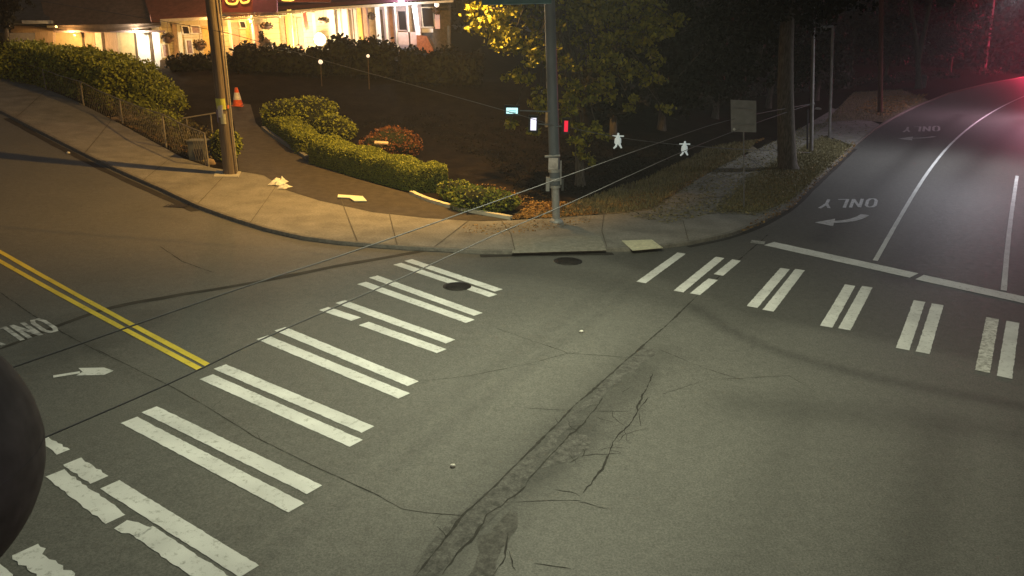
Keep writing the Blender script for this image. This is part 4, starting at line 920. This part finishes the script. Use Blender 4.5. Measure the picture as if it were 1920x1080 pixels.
fr('side_panel', 521, -40, 620, 4, MATS['sign_red'], 2.0, .15, par=t); stroke([(528, 0), (540, 1), (551, 0)], yl, .05)
# hanging baskets, red drape, plant
def basket(px, py, rx, rz, label, top_):
    c = D(px, py, YH-.6); t = thing('hanging_basket', c, label, 'hanging basket', 'hanging baskets on the porch')
    MB().tube([c, D(px, top_, YH-.6)], .015, 5).build('chain', postdk, t)
    MB().lathe(c+Vector((0, 0, -rz)), [(rx*.3, 0), (rx*.7, rz*.6), (rx*.75, rz)], 12).build('pot', mat('basket_pot', (.12, .07, .05), .8), t)
    leaves('foliage', blob_points(c, (rx, rx*.8, rz), 420, .2), .09, leaf_mat('basket_leaf', (.04, .03, .02), (.13, .08, .04)), t)
basket(314, 70, .46, .40, 'dark round hanging basket left of the wooden pole', 40); basket(500, 48, .50, .26, 'hanging basket above the spiky potted plant', 30)
basket(606, 38, .42, .22, 'hanging basket beside the glaring porch light', 18); basket(697, 30, .26, .24, 'small hanging basket between the white porch posts', 14); basket(819, 20, .30, .26, 'hanging basket at the dark right end of the porch', 2)
basket(374, 84, .50, .40, 'trailing hanging basket just left of the pole shaft', 38)
fq('awning_pole', [(567, 22), (573, 22), (579, 54), (574, 57), (571, 50)], mat('red_drape', (.35, .05, .03), .7), .5, .12)
c = D(493, 98, YH-1.5); c.z = D(493, 92, YH-1.5).z-.3; t = thing('potted_plant', c, 'dark spiky potted plant silhouetted against the lit porch', 'potted plant')
MB().lathe(c, [(.22, 0), (.32, .5), (.34, .52)], 12).build('pot', postdk, t)
MB().tube([c+Vector((0, 0, .4)), D(489, 72, YH-1.5), D(489, 58, YH-1.5)], [.14, .10, .04], 8).build('stem', postdk, t)
MB().tube([c+Vector((.05, 0, .4)), D(500, 75, YH-1.5), D(510, 84, YH-1.5)], [.2, .24, .08], 8).build('stem', postdk, t)
leaves('foliage', np.concatenate([blob_points(D(x, y, YH-1.5), (.22, .2, .3), 150, .1) for x, y in ((490, 66), (492, 76), (497, 80), (504, 83), (510, 88))]), .08, dark_leaf, t)
b = D(508, 90, YH-1.9); t = thing('porch_lantern', b, 'small white lantern at the foot of the spiky potted plant', 'lantern')
MB().box(b, (.26, .2, .3)).build('glass', mat('lantern_white', (.8, .6, .45), emit=(1, .7, .45), es=.8), t); MB().box(b+Vector((0, 0, .18)), (.32, .26, .05)).build('cap', postdk, t)
# porch and garden lamps, and an added one over the sign
def globe(px, py, y_, r_, col, es, label, power=0, name='porch_light', cat='lamp', ring=True, lc=None, off=(0, -.6, 0)):
    c = D(px, py, y_); t = thing(name, c, label, cat)
    MB().ball(c, r_, 12).build('globe', mat('glow_'+label[:14], col, emit=col, es=es), t)
    MB().lathe(c+Vector((0, 0, r_*.8)), [(r_*.5, 0), (r_*.6, r_*.3), (r_*.2, r_*.5)], 10).build('fitting', postdk, t)
    if power: point_light('globe_light', c+Vector(off), lc or col, power, max(.08, r_), t)
    return c
WARM = (1, .55, .18)
globe(600, 74, YH-.2, .42, (1, .97, .88), 6, 'glaring white floodlight on the porch wall', 2400, off=(0, -.7, .1), lc=(1, .82, .50))
globe(752, 2, YH-1.8, .2, (.80, .84, 1), 8, 'blue-white lamp under the eave at the right of the porch', 520, off=(0, -.1, -.4), lc=(.9, .9, 1))
globe(819, 9, YH-1.2, .17, (1, .75, .6), 1.3, 'small warm lamp at the dark right end of the porch')
globe(470, 40, YH-.5, .12, WARM, 5, 'warm porch lamp above the lantern, tucked under the cornice', 560)
globe(400, 45, YH-.4, .10, WARM, 4, 'warm porch lamp hidden behind the wooden pole', 430)
globe(262, 62, YH-.2, .10, (1, .88, .75), 4, 'white lamp at the end of the left wing wall', 520, lc=(1, .85, .62))
globe(140, 66, YH-.2, .08, WARM, 4, 'amber lamp at the left end of the cream wall', 420)
for px, py, l_ in ((601, 116, 'round glowing garden light, the left and brighter of two'), (690, 105, 'round glowing garden light, the right and smaller of two')):
    c = D(px, py, YH-6); t = thing('garden_light', c, l_, 'garden light', 'garden lights before the dark hedge')
    MB().ball(c, .15 if px < 650 else .11, 10).build('globe', mat('garden_glow', (1, .8, .6), emit=(1, .78, .58), es=1.0 if px < 650 else .6), t)
    MB().tube([c-Vector((0, 0, .1)), Vector((c.x, c.y, H(c.x, c.y)))], .03, 6).build('stake', postdk, t)
globe(446, -60, YH-4, .15, (1, .5, .2), 4, 'orange sign lamp above the shop sign, over the top edge', 900, name='sign_lamp', off=(-.5, -.4, 0), lc=(1, .45, .2))  # unseen lamp, added to light the roof reddish
# dark neighbouring building at the far left
nb = D(-40, 120, YH-4); nb.z = H(nb.x, nb.y); t = thing('garage', nb, 'dark slate-roofed outbuilding at the far left edge', 'building')
fq('wall', [(-140, 60), (18, 62), (22, 150), (-140, 150)], mat('dark_siding', (.05, .045, .04), .9), 3.5, 3., par=t)
fq('eave', [(-140, 40), (40, 38), (42, 44), (-140, 48)], MATS['slate_roof'], 4.2, 4., par=t)
b = G(12, 146); tree(b, [b, D(14, 90, b.y), D(10, 40, b.y), D(6, -40, b.y)], [(D(0, 30, b.y-1), (1.2, 1.2, .8)), (D(-20, 90, b.y-1), (1.2, 1.2, 1.0)), (D(18, 5, b.y-1), (1.3, 1.3, .6))], 'dark ivy-grown tree stem at the very left edge', dark_leaf, n=2600, size=.11, r0_=.22)

# ================================================================== added red lamp at the far right, out of the frame, for the red glow
c = G(1975, 148); t = thing('traffic_signal', (c.x, c.y, c.z), 'traffic signal showing red beyond the right edge', 'traffic signal')
hd = Vector((c.x, c.y, c.z+6.0)); MB().tube([c, hd+Vector((0, 0, 1))], .12, 10).build('post', steel, t)
hs = MB().box(hd+Vector((-.1, -.25, 0)), (.36, .25, 1.05)).build('housing', black, t)
for k, (cc, e) in enumerate((((1, .03, .05), 14), ((.2, .14, .02), 0), ((.02, .15, .08), 0))):
    MB().lathe(hd+Vector((-.1, -.38, .33-.33*k)), [(.13, 0), (.13, .02), (.001, .04)], 14, axis=(0, -1, 0)).build('lens', mat('signal_lens_%s' % ['red', 'amber', 'green'][k], cc, emit=cc if e else None, es=e), hs)
point_light('red_light', hd+Vector((-.5, -.8, .3)), (1, .04, .12), 24000, .3, t)

# ================================================================== dark round housing close to the lens, left
Yd = 2.2; c = D(-252, 876, Yd); rad = math.sin(.150)*(c-Vector((0, 0, CAM_H))).length
t = thing('lamp_housing', c, 'dark rounded housing close to the camera at the left edge', 'camera housing')
dk = mat('housing_dark', (.20, .20, .19), .9, .2, 3, .15, spec=.08, scale2=9)
MB().lathe(c-Vector((0, 0, rad)), [(max(.001, math.sqrt(max(0, 1-(k/16-1)**2))*rad), rad*k/16) for k in range(0, 33)], 64).build('shell', dk, t)
MB().lathe(c-Vector((0, 0, rad*.02)), [(rad*1.003, 0), (rad*1.003, rad*.03)], 64).build('seam_ring', dk, t)
pl = Vector((c.x-1.4, c.y-.4, 0)); MB().tube([c+Vector((-rad*.8, -.1, 0)), Vector((pl.x, pl.y, c.z))], .05, 10).build('bracket', steel, t)
t = thing('camera_pole', pl, 'grey steel pole beyond the left edge carrying the dark housing', 'pole'); MB().tube([pl, Vector((pl.x, pl.y, 9))], .13, 14).build('shaft', steel, t)

# ================================================================== thin haze, added to lift the blacks and spread lamp glow
def added_haze_volume(density):
    x0, x1, y0, y1, z0, z1 = -130, 330, -12, 260, -1.5, 32
    m = bpy.data.materials.new('night_air'); m.use_nodes = True; nt = m.node_tree; nt.nodes.remove(nt.nodes['Principled BSDF'])
    pv = nt.nodes.new('ShaderNodeVolumePrincipled'); pv.inputs['Color'].default_value = (.9, .9, .92, 1); pv.inputs['Density'].default_value = density
    nt.links.new(pv.outputs[0], nt.nodes['Material Output'].inputs['Volume'])
    o = MB().box(((x0+x1)/2, (y0+y1)/2, (z0+z1)/2), (x1-x0, y1-y0, z1-z0)).build('haze', m); o['kind'] = 'stuff'
added_haze_volume(.0008)
